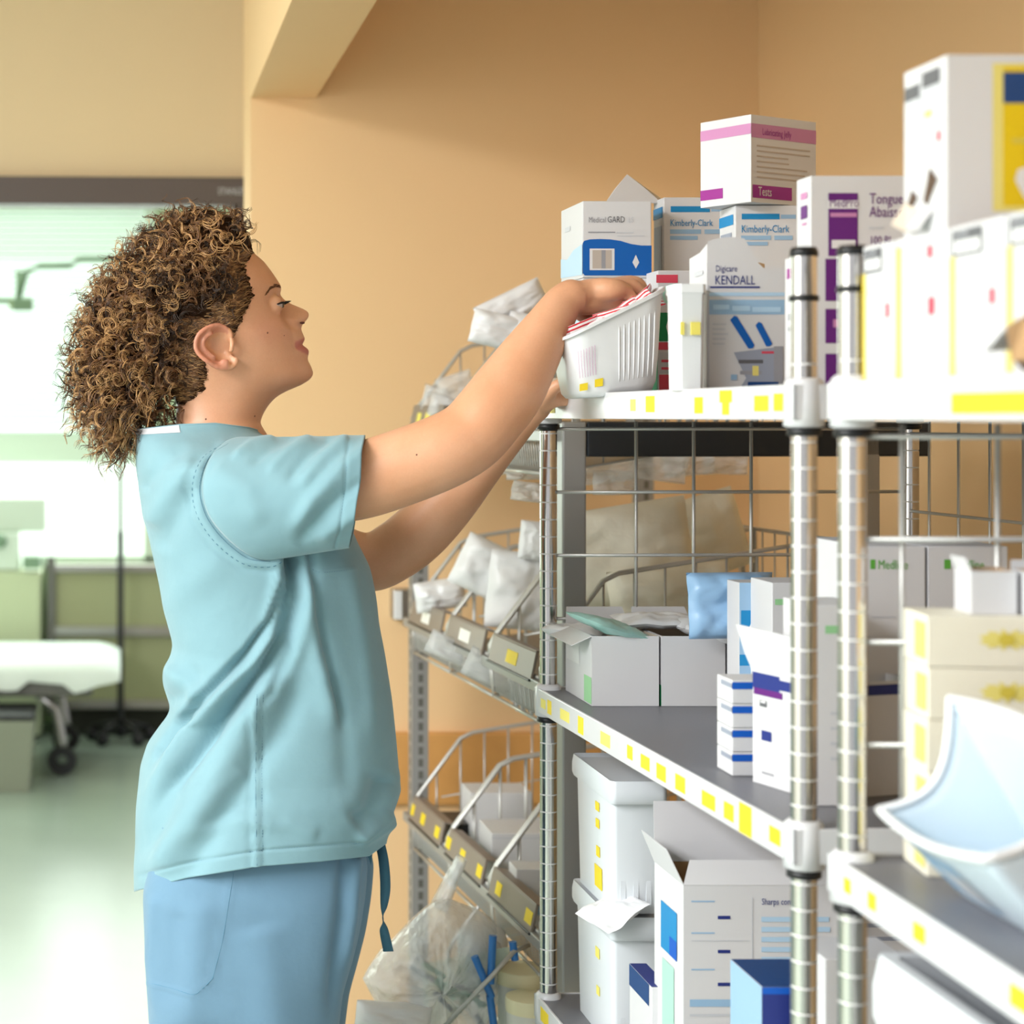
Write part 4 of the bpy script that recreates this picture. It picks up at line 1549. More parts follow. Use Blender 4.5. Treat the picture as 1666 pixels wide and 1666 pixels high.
front_line = hair_poly[:19]
HPx = X                                  # head grid in profile pixels
nr, nc = HP.shape[:2]
mask = np.zeros((nr, nc), bool)
dist = np.zeros((nr, nc))
dall, _, _ = seg_dist(HPx, HYg, front_line)
for i in range(nr):
    for j in range(nc):
        mask[i, j] = inside(HPx[i, j], HYg[i, j], hair_poly)
dist = np.where(mask, dall, 0)
du = np.gradient(HP, axis=0)
dv = (np.roll(HP, -1, 1) - np.roll(HP, 1, 1)) / 2
HN = np.cross(du, dv)
HN /= np.maximum(np.linalg.norm(HN, axis=2, keepdims=True), 1e-9)
cenh = HP.mean(axis=(0, 1))
if ((HP - cenh) * HN).sum(2).mean() < 0:
    HN = -HN
jit = np.array([[noise.noise(Vector((HPx[i, j] * .16, HYg[i, j] * .16, 1.5))) * 4 + noise.noise(Vector((HPx[i, j] * .45, HYg[i, j] * .45, 4.5))) * 4 for j in range(nc)] for i in range(nr)])
sdist = jit + np.minimum(np.where(mask, dall, -dall), 654 - HYg)
thick = 0.0010 + 0.0125 * np.clip(sdist / 48, -0.5, 1)
HS = HP + HN * thick[..., None]
cap = MB()
fs = []
for i in range(nr - 1):
    for j in range(nc):
        q = (i * nc + j, i * nc + (j + 1) % nc, (i + 1) * nc + (j + 1) % nc, (i + 1) * nc + j)
        if all(sdist[k // nc, k % nc] > -18 for k in q):
            fs.append(q[::-1])
cap.add(HS.reshape(-1, 3), fs, 'hair_root')
# springy mass behind the head
mass_poly = [(300, 372), (262, 384), (222, 412), (176, 458), (154, 500), (133, 550), (124, 592), (128, 630), (142, 670), (170, 700), (205, 700), (240, 668), (262, 650), (284, 646), (300, 600), (300, 500), (310, 420)]
rs = np.random.RandomState(11)
balls = []
while len(balls) < 210:
    px, py = rs.uniform(124, 305), rs.uniform(375, 700)
    if inside(px, py, mass_poly):
        d = edge_dist(px, py, mass_poly + mass_poly[:1])
        if d > 8:
            balls.append((px, py, min(d, 60)))
for px, py, r in balls:
    q = W(px, py, YC)
    cap.sphere(q, (r - 2) * K1, 'hair_root', 8, 12, sy=1.15)
allv, allf = list(cap.v), list(cap.f)
bvh_cap = BVHTree.FromPolygons(allv, allf)
hair = child(cap, 'hair', woman, smooth=True)

curl = {'hair_dark': MB(), 'hair_mid': MB(), 'hair_gold': MB()}


def add_curl(p, d, L_, amp, turns, m, r, seed, droop=0.0):
    d = d.normalized()
    u = d.cross(Vector((0.3, 0.9, 0.2))).normalized()
    v = d.cross(u)
    ph0 = random.uniform(0, 6.28)
    n = int(10 * turns) + 5
    for st in range(3):
        pts = []
        off = st * 0.30 + random.uniform(-0.05, 0.05)
        for i in range(n):
            t = i / (n - 1)
            a = ph0 + off + turns * 2 * math.pi * t
            am = amp * (1 + .12 * math.sin(5 * t + ph0)) * (0.55 + 0.45 * math.sin(math.pi * min(1, t * 0.85 + 0.15))) * (1 + st * 0.12)
            wob_ = Vector((noise.noise(Vector((seed * .37, t * 2.2, st * .3))), noise.noise(Vector((t * 2.2, seed * .53, 3 + st * .3))), noise.noise(Vector((7, t * 2.2, seed * .71 + st * .3))))) * (.008 * t)
            q = p + wob_ + d * (L_ * t) + (u * math.cos(a) + v * math.sin(a)) * am - (u * math.cos(ph0 + off) + v * math.sin(ph0 + off)) * amp * 0.35 + Vector((0, 0, -droop * t * t))
            pts.append(q)
        rr = r * np.interp(np.linspace(0, 1, n), [0, .5, 1], [1, 1, 0.35])
        curl[m].tube(pts, rr, m, 4, cap=False)


def pick(gold, px=0, py=0):
    if px > 285 and py > 445:
        gold *= 0.35
    if px > 300 and py > 500 and random.random() < 0.5:
        return 'hair_dark'
    x = random.random()
    return 'hair_gold' if x < gold else ('hair_mid' if x < gold + 0.45 else 'hair_dark')


# curls over the crown and sides, cast from the camera side, from the far side and from above/behind
cnt = 0
tries = 0
while cnt < 1500 and tries < 20000:
    tries += 1
    px, py = random.uniform(110, 412), random.uniform(350, 712)
    side = random.random()
    q = W(px, py, YC)
    if side < 0.68:
        o, d = q + Vector((0, -0.4, 0)), Vector((0, 1, 0))
    else:
        o, d = q + Vector((0, 0.4, 0)), Vector((0, -1, 0))
    h = bvh_cap.ray_cast(o, d)
    if h[0] is None:
        continue
    p, nrm = h[0], h[1]
    if nrm.dot(d) > 0:
        nrm = -nrm
    if px > 300 or inside(px, py, hair_poly) and px > 285:
        dd = edge_dist(px, py, front_line)
        if dd < 24 or (px > 318 and py > 505):
            continue
        dr = nrm * 0.5 + Vector((random.uniform(-1, 0.3), random.uniform(-.4, .4), random.uniform(-.6, .5)))
        add_curl(p, dr, random.uniform(.012, .038), random.uniform(.0030, .0095), random.uniform(0.6, 1.7), pick(0.20 + 0.12 * (py < 450), px, py), random.uniform(.0004, .0007), cnt)
    else:
        back_ = W(230, 540, YC)
        out = (p - back_).normalized()
        dr = nrm * 0.6 + out * 0.5 + Vector((random.uniform(-.5, .3), random.uniform(-.5, .5), random.uniform(-.8, .3)))
        low = py > 620
        add_curl(p, dr, random.uniform(.016, .048), random.uniform(.0030, .0090), random.uniform(0.7, 2.0), pick(0.38 if px < 240 else 0.22), random.uniform(.0004, .00065), cnt, droop=0.012 if low else 0.004)
    cnt += 1
# silhouette curls standing out round the outline
outline = [(412, 402), (398, 374), (372, 362), (345, 354), (324, 352), (290, 362), (259, 373), (236, 386), (214, 404), (190, 426), (162, 454), (148, 482), (138, 505), (126, 530), (116, 560), (108, 595), (112, 630), (124, 665),
           (140, 695), (160, 715), (180, 735), (205, 726), (228, 705), (246, 682), (262, 664)]
ol = spline(outline, 12)
for i in range(520):
    k = random.randint(1, len(ol) - 2)
    px, py = ol[k]
    tx, ty = ol[k + 1] - ol[k - 1]
    nx, ny = -ty, tx
    ln = math.hypot(nx, ny)
    nx, ny = nx / ln, ny / ln
    inn = random.uniform(6, 44) if px < 250 else random.uniform(5, 40)
    if py < 420:
        inn = random.uniform(6, 18)
    if px > 395:
        inn = random.uniform(4, 10)
    p = W(px - nx * inn, py - ny * inn, YC + random.uniform(-0.05, 0.05))
    dr = Vector((nx, random.uniform(-.5, .5), -ny)) + Vector((random.uniform(-.5, .2), 0, random.uniform(-.7, .25)))
    low = py > 640
    front_ = px > 385
    add_curl(p, dr if not front_ else Vector((-0.6, 0, 0.35)), random.uniform(.014, .034) * (1.25 if low else 1) * (0.7 if front_ else 1), random.uniform(.004, .0095), random.uniform(0.8, 1.9), pick(0.30 if px < 260 else 0.1),
             random.uniform(.0004, .0006), i + 5000, droop=0.012 if low else 0.0)
# short combed-back strands from the temple and nape hairline
sm = {'hair_dark': MB(), 'hair_mid': MB(), 'hair_gold': MB()}
fl_ = spline(front_line, 10)
for i in range(2300):
    k = random.randint(0, len(fl_) - 1)
    px, py = fl_[k]
    px += random.uniform(-26, 7)
    py += random.uniform(-4, 4)
    if py > 520 and px > 300:
        ang = random.uniform(2.6, 3.3) if py < 545 else random.uniform(2.2, 2.9)
        if py > 570:
            ang = random.uniform(2.9, 3.7)
    else:
        ang = random.uniform(2.5, 3.25)
    pts = []
    stp = random.uniform(2.6, 4.4)
    wob = random.uniform(0, 6)
    for s_ in range(10):
        h = bvh_cap.ray_cast(W(px, py, YC) + Vector((0, -0.4, 0)), Vector((0, 1, 0)))
        if h[0] is None or h[0].y > YC + 0.01:
            if len(pts) == 0:
                px -= 3
                continue
            break
        pts.append(h[0] + Vector((0, -0.0012 - 0.001 * math.sin(s_ + wob), 0)))
        px += math.cos(ang) * stp
        py += math.sin(ang) * stp + 0.8 * math.sin(s_ * 0.8 + wob)
    if len(pts) > 3:
        m = 'hair_mid' if random.random() < 0.6 else ('hair_dark' if random.random() < 0.4 else 'hair_gold')
        sm[m].tube(pts, np.linspace(0.00018, 0.0006, len(pts)), m, 4, cap=False)
for src, nm in ((curl, 'curls'), (sm, 'combed_strands')):
    allm = MB()
    for mb in src.values():
        o = len(allm.v)
        allm.v.extend(mb.v)
        allm.f.extend([tuple(i + o for i in f) for f in mb.f])
        for n in mb.mats:
            allm.mi(n)
        allm.m.extend([allm.mats.index(mb.mats[i]) for i in mb.m])
    ob = child(allm, nm, hair, smooth=True)
    ob['kind'] = 'stuff'
print('hair faces', sum(len(m.f) for m in curl.values()))
# ------------------------------------------------------------------ cartons on the top shelves
ZT, ZM, ZB = SHELF_Z[0] + 0.0005, SHELF_Z[1] + 0.0005, SHELF_Z[2] + 0.0005
CT = 'carton'


def px_x(px, y):
    return (px - PX) * y / F


def dim(px0, px1, y):
    return (px1 - px0) * y / F


def zz(py, y):
    return CH - (py - PY) * y / F


def lines(face, u0, u1, v0, v1, n, ink, frac=0.45, seed=1):
    r = random.Random(seed)
    out = []
    for i in range(n):
        v = v1 - (v1 - v0) * (i + 0.5) / n
        h = (v1 - v0) / n * frac / 2
        out.append((face, u0, v - h, u0 + (u1 - u0) * r.uniform(0.55, 1.0), v + h, ink))
    return out


# blue-banded carton on a plain white one, far end of the middle unit's top shelf
y = 2.585
x = px_x(948, y)
w = dim(948, 1060, y)
zb = zz(452, y)
carton('carton', 'plain white carton under the blue-banded one, behind her right hand', CT, (x, y, ZT), w, 0.125, zb - ZT - 0.0005, prints=[('L', .1, .55, .9, .8, 'lblue')])
ht = zz(327, y) - zb
carton('carton', 'white carton with a wavy blue band and barcode above her hand', CT, (x, y, zb), w, 0.125, ht, prints=[
    ('F', 'poly', [(0.0, .06), (.03, .03), (1.0, .03), (1.0, .42), (.85, .42), (.7, .44), (.55, .48), (.4, .50), (.25, .505), (.1, .50), (.02, .48), (0, .45)], 'blue'),
    ('F', .10, .10, .46, .38, 'white', .0002), ('F', .14, .12, .42, .36, 'taupe', .0004), ('F', .27, .12, .33, .36, 'grey', .0005),
    ('F', 'poly', [(.72, .20), (.77, .12), (.82, .20), (.77, .30)], 'white', .0002), ('F', 'text', 'Medical', .08, .72, .0112, 'grey'), ('F', 'text', 'GARD', .355, .72, .0125, 'dgrey'),
    ('F', 'text', 'LS', .66, .72, .0112, 'lgrey'), ('F', .08, .585, .47, .60, 'grey'), ('F', .49, .58, .74, .592, 'lgrey'), ('F', .5, .54, .9, .55, 'lgrey'),
    ('L', 'poly', [(0, .08), (1, .04), (1, .44), (.6, .40), (.3, .30), (0, .34)], 'lblue'), ('L', .2, .68, .45, .74, 'lgrey')])
# loose white wrapper behind it
y = 2.735
mb = MB()
a = [W(985, 322, y), W(1018, 284, y), W(1030, 290, y), W(1078, 322, y), W(1074, 335, y)]
q0 = W(985, 340, 2.70)
mb.add([W(985, 330, 2.66), W(1076, 330, 2.66), W(1076, 324, 2.74), W(1020, 284, 2.72), W(1000, 308, 2.70), W(1046, 304, 2.69)],
       [(0, 5, 3, 4), (0, 1, 5), (1, 2, 5), (5, 2, 3)], 'white_card')
mb.add([W(985, 330, 2.66), W(1076, 330, 2.66), W(1076, 330, 2.74), W(985, 330, 2.74)], [(0, 1, 2, 3)], 'white_card')
pp = mb.build('paper_wrapper', solid=0.001)
tag(pp, 'folded white paper wrapper standing up behind the blue-banded carton', 'paper')
# two tall facial-tissue style cartons with teal headings
kc = lambda: [('F', .10, .925, .68, .955, 'mid'), ('F', .70, .928, .93, .95, 'sky'), ('F', 'text', 'Kimberly-Clark', .09, .855, .0135, 'mid'), ('F', .09, .815, .55, .838, 'sky'), ('F', .60, .815, .88, .838, 'sky'),
              ('F', .09, .785, .50, .805, 'sky'), ('L', 0.0, .90, .9, .955, 'mid'), ('L', .1, .60, .8, .86, 'slate')]
y = 2.63
carton('carton', 'tall grey-fronted carton with teal heading, left one of the teal-headed pair', CT, (px_x(1080, y), y, ZT), dim(1080, 1190, y), 0.05, zz(321, y) - ZT, prints=kc())
y = 2.33
carton('carton', 'tall grey-fronted carton with teal heading under the magenta-striped box', CT, (px_x(1196, y), y, ZT), dim(1196, 1302, y), 0.06, zz(334, y) - ZT, prints=kc())
# magenta box turned on top of it
y = 2.30
zb = zz(334, 2.33) + 0.001
h = zz(186, y) - zb
carton('carton', 'white box with magenta stripes set cornerwise on top of the teal-headed carton', CT, (px_x(1222, y), y, zb), 0.122, 0.080, h, rz=math.radians(31), prints=[
    ('F', 0, .74, 1, .90, 'pink'), ('L', 0, .78, 1, .90, 'pink'), ('F', .02, .05, .62, .20, 'magenta'), ('L', 0.0, .08, .45, .20, 'magenta'), ('F', 'text', 'Tests', .10, .08, .016, 'white'),
    ('F', 'text', 'Lubricating Jelly', .16, .78, .012, 'magenta')] + lines('F', .08, .92, .26, .68, 7, 'taupe', .3, 2), )
# green and red box, clear tub, the open plaster box in front
y = 2.53
x = px_x(1070, y)
h = zz(440, y) - ZT
carton('carton', 'green and white box with red labels, between the white tub and the plaster box', CT, (x, y, ZT), dim(1070, 1128, y), 0.055, h, prints=[
    ('F', 0, .43, 1, .66, 'green'), ('L', 0, .0, 1, .63, 'lgreen'), ('L', 0, .44, 1, .66, 'green'), ('F', -.04, .90, .56, .965, 'red' if 'ink_red' in MATS else 'rose'), ('F', .0, .36, .60, .42, 'rose'),
    ('F', .05, .17, .52, .34, 'lgrey'), ('F', .04, .01, .60, .16, 'rose'), ('F', 0, 0, 1, .03, 'green', .0001), ('F', 'text', 'Q', .20, .455, .046, 'white'), ('F', 'text', 'C', .10, .72, .042, 'mint'), ('F', .1, .20, .45, .22, 'rose', .0002), ('F', .1, .26, .45, .28, 'rose', .0002),
    ('L', .3, .50, .8, .62, 'mint')])
y = 2.10
x0, x1 = px_x(1102, y), px_x(1149, y)
mb = MB()
h = zz(462, y) - ZT
cw, cd = (x1 - x0) / 2, 0.022
mat('clear_white', (238, 240, 242), 0.25, trans=0.0)
loop = lambda q, z: [((x0 + x1) / 2 + sx * cw * q, y + cd + sy * cd * q, z) for sx, sy in ((-1, -.7), (-.7, -1), (.7, -1), (1, -.7), (1, .7), (.7, 1), (-.7, 1), (-1, .7))]
mb.grid([loop(.9, ZT), loop(1.0, ZT + h * .9), loop(1.08, ZT + h * .92), loop(1.08, ZT + h), loop(.98, ZT + h), loop(.88, ZT + 0.004)], 'clear_white', closed_v=True)
mb.poly(loop(.9, ZT)[::-1], 'clear_white')
mb.poly(loop(.88, ZT + 0.004), 'clear_white')
t = tag(mb.build('plastic_tub', auto=35), 'narrow white plastic tub with two yellow stickers, squeezed beside the plaster box', 'tub')
for a, b in ((1106, 1112), (1123, 1138)):
    mb = MB()
    mb.box((px_x(a, y), y - 0.0036, zz(545, y)), (px_x(b, y), y - 0.0008, zz(524, y)), 'pale_yellow')
    mb.build('sticker', t)
# plaster box, torn open at the top
y = 2.135
x, w, d = px_x(1151, y), dim(1151, 1276, y), 0.066
h = zz(436, y) - ZT
t = thing('plaster_box', 'torn-open white box picturing two blue sticking plasters, front of the top shelf', 'carton', (x, y, ZT))
mb = MB()
mb.box((0, 0, 0), (w, d, h), 'white_card', top=False)
mb.box((0.002, 0.002, 0.002), (w - 0.002, d - 0.002, h - 0.012), 'card_cream')
FP = [(0, 0), (0, h + .030), (.10, h + .034), (.30, h + .036), (.48, h + .034), (.56, h + .022), (.66, h + .006), (.80, h - .006), (1.0, h - .014)]
mb.poly([(u * w if i > 1 else 0, -0.0003, v) for i, (u, v) in enumerate(FP)] + [(w, -0.0003, 0)], 'white_card')
mb.poly([(-0.0003, 0, 0), (-0.0003, 0, h + .028), (-0.0003, d * .4, h + .020), (-0.0003, d, h + .016), (-0.0003, d, 0)][::-1], 'white_card')
prs = [('F', 'text', 'Digicare', .10, .97, .0105, 'navy'), ('F', 'text', 'KENDALL', .09, .865, .0150, 'navy'), ('F', .03, .835, .68, .85, 'navy'), ('F', .0, .62, 1.0, .74, 'sky'), ('F', .0, .77, 1.0, .80, 'lblue'),
       ('F', .0, 0, .02, .86, 'lgrey'), ('F', .07, .66, .28, .70, 'lblue', .0003), ('F', .32, .65, .55, .69, 'lblue', .0003), ('F', .58, .64, .95, .68, 'lblue', .0003),
       ('F', 'poly', [(.29, .575), (.345, .61), (.385, .60), (.61, .37), (.59, .345), (.53, .34)], 'blue', .0002), ('F', 'poly', [(.62, .53), (.66, .56), (.70, .55), (.84, .38), (.81, .36), (.76, .36)], 'blue', .0002),
       ('F', 'poly', [(.34, .31), (.98, .36), (.98, .0), (.44, .0), (.44, .04), (.50, .10)], 'slate', .0001), ('F', .40, .22, .72, .25, 'dgrey', .0003), ('F', .42, .13, .70, .16, 'grey', .0003), ('F', .70, .30, .86, .32, 'rose', .0003),
       ('F', .58, .12, .66, .20, 'paleyellow', .0004), ('F', .52, .03, .92, .07, 'deepblue', .0003), ('F', .86, .0, .98, .36, 'grey', .0002)] + lines('F', .06, .34, .36, .56, 5, 'lgrey', .35, 4) + \
      [('L', .25, .80, .8, .82, 'navy'), ('L', .3, .95, .8, .99, 'lgrey'), ('F', .30, .085, .38, .13, 'sky', .0003)]
for pr in prs:
    pr = list(pr)
    add_print(mb, tuple(pr), w, d, h)
mb.build('carton_body', t)
mb = MB()
mb.poly([(w * .45, d - 0.002, h - .02), (w, d - 0.002, h - .03), (w, d - .001, h + 0.010), (w * .92, d - .001, h + .012), (w * .86, d - .001, h + .006), (w * .78, d - .001, h + .006), (w * .72, d - .001, h + .013), (w * .6, d - .001, h + .020), (w * .45, d - .001, h + 0.022)], 'card_brown')
mb.build('torn_flap', t, solid=0.001)
# purple cartons at the near end, one on the other
y = 1.985
x = px_x(1320, y)
zb = zz(420, y)
h = zz(286, y) - zb
w1 = 0.135
pp_ = [('F', .135, .02, .37, .79, 'purple'), ('F', .13, .60, .375, .70, 'white', .0002), ('F', 'text', 'MedPro', .14, .62, .0138, 'purple', ), ('F', .15, .50, .36, .55, 'pink', .0002), ('F', .16, .12, .35, .22, 'white', .0002),
       ('F', 'text', 'Tongue', .46, .66, .0165, 'purple'), ('F', 'text', 'Abaisse', .46, .50, .0165, 'purple'), ('F', .46, .35, .58, .38, 'lgrey'), ('F', 'text', '100 BL', .46, .17, .0125, 'purple'), ('L', .3, .74, .75, .82, 'pink'), ('L', .3, .50, .75, .66, 'purple'), ('L', .4, .42, .7, .45, 'pink')]
add = [p if p[1] != 'text' or p[2] != 'MedPro' else ('F', 'text', 'MedPro', .14, .62, .0138, 'purple') for p in pp_]
carton('carton', 'white carton with a purple panel, upper one of two beside the chrome posts', CT, (x, y, zb), w1, 0.042, h, prints=add)
y2 = 1.955
x2 = px_x(1297, y2)
carton('carton', 'white carton with purple panels, lower one of two behind the chrome posts', CT, (x2, y2, ZT), 0.135, 0.036, zb - ZT - 0.0005, prints=[
    ('L', .2, .84, .8, .92, 'magenta'), ('L', .3, .52, .6, .57, 'grey'), ('L', .3, .44, .6, .47, 'grey'), ('L', .3, .28, .7, .30, 'lgrey'), ('F', .22, .66, .52, .98, 'purple'), ('F', .22, .34, .52, .60, 'purple'), ('F', .22, .0, .52, .26, 'purple'),
    ('F', .28, .46, .48, .52, 'pink', .0002)])

# white glove cartons along the near unit's top shelf, narrow faces towards the aisle
ybs = [1.669, 1.598, 1.495, 1.400, 1.300]
desc_g = ['first white glove carton from the chrome post, black-framed title at its top', 'second white glove carton from the chrome post, with two red marks',
          'third white glove carton from the chrome post, under the torn carton', 'torn-open white glove carton at the right picture edge']
xf_ = 0.674
for i in range(4):
    ya, yb = ybs[i] - 0.003, ybs[i + 1]
    d = ya - yb
    prs = [('L', 0.0, .02, .12, .80, 'paleyellow'), ('L', .06, .80, .62, .97, 'dgrey'), ('L', .10, .82, .58, .90, 'white', .0002), ('L', .16, .64, .5, .68, 'lgrey'), ('L', .72, .84, .86, .88, 'lgrey'),
           ('L', .74, .46, .84, .56, 'rose'), ('L', .46, .40, .64, .43, 'lgrey'), ('L', 'text', 'GLOVES', .12, .915, .0088, 'lgrey')]
    if i == 1:
        prs = [('L', 0.0, .02, .12, .94, 'paleyellow'), ('L', .62, .83, .72, .91, 'rose'), ('L', .16, .68, .5, .72, 'lgrey'), ('L', .64, .44, .76, .56, 'rose'), ('L', .34, .42, .56, .45, 'lgrey'), ('L', .34, .81, .58, .83, 'lgrey')]
    if i == 0:
        prs = prs + [('R', 0, 0, 1, 1, 'gold')]
    if i == 3:
        prs = prs + [('L', 'poly', [(.10, .12), (.36, .40), (.62, .30), (.5, .10), (.3, .02)], 'brown', .0003)]
    if i == 0:
        prs.append(('L', -0.0, .02, .04, .80, 'gold', .0002))
    t = carton('glove_carton', desc_g[i], CT, (xf_, yb, ZT), 0.20, d, 0.1225, prints=prs, group='white glove cartons on the near top shelf', flaps=[('R', .001, 1.5)] if i == 3 else ())
    if i == 3:
        mb = MB()
        mb.poly([(-0.001, d * .92, .020), (-0.001, d * .70, .044), (-0.018, d * .62, .036), (-0.026, d * .80, .018)], 'white_card')
        mb.poly([(-0.001, d * .70, .044), (-0.001, d * .35, .012), (-0.022, d * .45, .010), (-0.018, d * .62, .036)], 'card_brown')
        mb.build('torn_flap', t, solid=0.0012)
# big torn carton lying on top of them
y = 1.51
zb = ZT + 0.1235
h = zz(89, y) - zb
x = 0.680
t = carton('glove_carton', 'big white carton with yellow panel and torn corner on top of the others', CT, (x, y, zb), 0.24, 0.082, h, prints=[
    ('F', .155, .10, .62, .95, 'paleyellow'), ('F', .19, .13, .80, .93, 'gold', .0001), ('F', .19, .72, .95, .90, 'deepblue', .0002),
    ('F', 'poly', [(.95, .70), (.40, .68), (.36, .60), (.35, .55), (.33, .52), (.38, .47), (.42, .43), (.36, .40), (.24, .34), (.23, .28), (.26, .18), (.31, .13), (.95, .13)], 'white', .0003),
    ('F', 'poly', [(.34, .76), (.44, .82), (.46, .88), (.52, .82), (.95, .86), (.95, .73), (.38, .735)], 'white', .0004), ('F', .22, .49, .33, .52, 'olive', .0002), ('F', 'text', 'nitrile', .16, .03, .012, 'sky'),
    ('L', .02, .82, .40, .90, 'dgrey'), ('L', .05, .76, .38, .81, 'lgrey'), ('L', .45, .86, .85, .95, 'dgrey'), ('L', .45, .80, .85, .85, 'lgrey'), ('L', .38, .15, .40, .97, 'lgrey'), ('L', .78, .52, .86, .58, 'rose'), ('L', .1, .64, .3, .68, 'lgrey'),
    ('L', .5, .68, .66, .72, 'paleyellow'), ('L', 'poly', [(.48, .20), (.62, .38), (.80, .30), (.56, .16)], 'brown', .0002), ('L', 'poly', [(.05, .16), (.20, .28), (.34, .22), (.12, .14)], 'brown', .0002)],
    flaps=[('R', .001, 1.5)])
mb = MB()
mb.poly([(-0.0008, .078, .030), (-0.0008, .052, .020), (-0.012, .050, .002), (-0.018, .066, .010)], 'card_cream')
mb.poly([(-0.0008, .050, .020), (-0.0008, .024, .018), (-0.012, .030, .001), (-0.014, .046, .004)], 'white_card')
mb.build('torn_flap', t, solid=0.0012)

# ------------------------------------------------------------------ middle shelf of the middle unit
y = 2.565
for i, (a, b, lab) in enumerate(((963, 1072, 'open white carton at the left end of the middle shelf, teal pouch on top'), (1076, 1180, 'open white carton in the centre of its row on the middle shelf'), (1184, 1290, 'open white carton behind the blue-striped stack on the middle shelf'))):
    x = px_x(a, y)
    w = dim(a, b, y)
    h = zz(1035, y) - ZM
    carton('open_carton', lab, CT, (x, y, ZM), w, 0.15, h, open_top=True, prints=[('L', .72, .02, .99, .40, 'lime'), ('L', .05, .5, .55, .9, 'white')] if i == 0 else [('L', 0, 0, 1, .3, 'green')], flaps=[('L', .03, -.5), ('B', .03, .9)] if i == 0 else [('B', .03, 0.9)])


def pouch(name, label, cat, loc, sx, sy, sz, rot=(0, 0, 0), m='pouch_white', seed=0, group=None, amp=0.12, nu=22, nv=30, power=0.55, stripes=None):
    """Pillow-shaped packet with sealed pointed corners and crumpled faces."""
    mb = MB()
    rows = []
    sd = Vector((seed * 3.1, seed * 1.7, seed * 0.9))
    for side in (1, -1):
        g = []
        for i in range(nu):
            u = -1 + 2 * i / (nu - 1)
            r = []
            for j in range(nv):
                v = -1 + 2 * j / (nv - 1)
                z = max(0.0, (1 - u ** 4) * (1 - v ** 4)) ** power
                n = noise.noise(Vector((u * 1.6, v * 1.6, side * .7)) + sd) * 0.9 + noise.noise(Vector((u * 4, v * 4, side)) + sd) * 0.5
                n2 = noise.noise(Vector((u * 1.2, v * 1.2, 5)) + sd)
                k = 1 - 0.10 * (1 - abs(u)) * abs(v) - 0.0
                r.append(((u * (1 - 0.10 * v * v * (1 - u * u)) + 0.06 * n * amp * 6 * 0.3) * sx, (v * (1 - 0.10 * u * u * (1 - v * v))) * sy + 0.05 * n * amp * sy, (side * z * (1 + n * amp * 4) * 0.8 + n2 * amp * 5.0 * 0.6) * sz))
            g.append(r)
        mb.grid(g, m, flip=(side < 0))
    o = mb.build(name, smooth=True)
    o.location = loc
    o.rotation_euler = rot
    return tag(o, label, cat, group)


mat('teal_pouch', (168, 214, 208), 0.35, bump=(40, .4, .004))
mat('blue_wrap', (150, 188, 224), 0.3, bump=(30, .5, .004))
pouch('pouch', 'pale teal pouch lying over the edge of the left open carton', 'pouch', W(992, 1018, 2.60), 0.045, 0.05, 0.010, (0.1, 0.25, 0.4), 'teal_pouch', 3)
for i, (px, py, yy, s_, lab) in enumerate(((1060, 1010, 2.66, .05, 'flat white packet on top of the two left open cartons'), (1130, 1012, 2.66, .05, 'flat white packet lying over the centre open carton'),
                                     (1168, 1028, 2.60, .035, 'small pale packet in front, on the centre open carton'), (935, 1026, 2.70, .022, 'crumpled white packet at the left back of the first open carton'))):
    pouch('packet', lab, 'packet', W(px, py, yy), s_, .045, .012, (0.05, 0.02 * i, 0.3 * i), 'pouch_white', 10 + i, 'white packets on the open cartons')
pouch('blue_pack', 'clear plastic bag of blue packs standing behind the open cartons', 'bag', W(1190, 985, 2.52) + Vector((0, 0, 0)), 0.062, 0.045, 0.028, (math.radians(84), 0, 0.1), 'blue_wrap', 5)
y = 2.44
carton('carton', 'light blue carton with a white emblem beside the clear bag, middle shelf', CT, (px_x(1203, y), y, ZM), dim(1203, 1254, y), .05, zz(948, y) - ZM, m='white_card', prints=[
    ('F', 0, 0, 1, 1, 'sky'), ('F', .05, .60, 1, .80, 'mid', .0001), ('F', 'poly', [(.2, .62), (.5, .78), (.8, .62)], 'white', .0003), ('F', 0, .40, 1, .48, 'mid', .0001)])
y = 2.36
carton('carton', 'plain white carton beside the light blue one, partly behind the front post', CT, (px_x(1256, y), y, ZM), dim(1256, 1352, y), .08, zz(948, y) - ZM, prints=[('F', .05, .85, .5, .89, 'lime')])
# stack of four small boxes with blue stripes
y = 2.065
x = px_x(1191, y)
hh = (zz(1106, y) - ZM) / 4
word = ('bottom', 'second', 'third', 'topmost')
for i in range(4):
    carton('bandage_box', f'small white box with blue stripe, {word[i]} of the stack of four on the middle shelf', CT, (x, y, ZM + i * hh), .05, .052, hh - .0005, prints=[
        ('F', .0, .62, .75, .92, 'royal'), ('F', .5, .62, .95, .78, 'sky', .0001), ('L', .3, .66, 1, .86, 'slate'), ('F', .55, .1, .75, .45, 'grey') if i == 2 else ('F', .6, .2, .9, .3, 'lgrey')], group='blue-striped boxes stacked on the middle shelf')
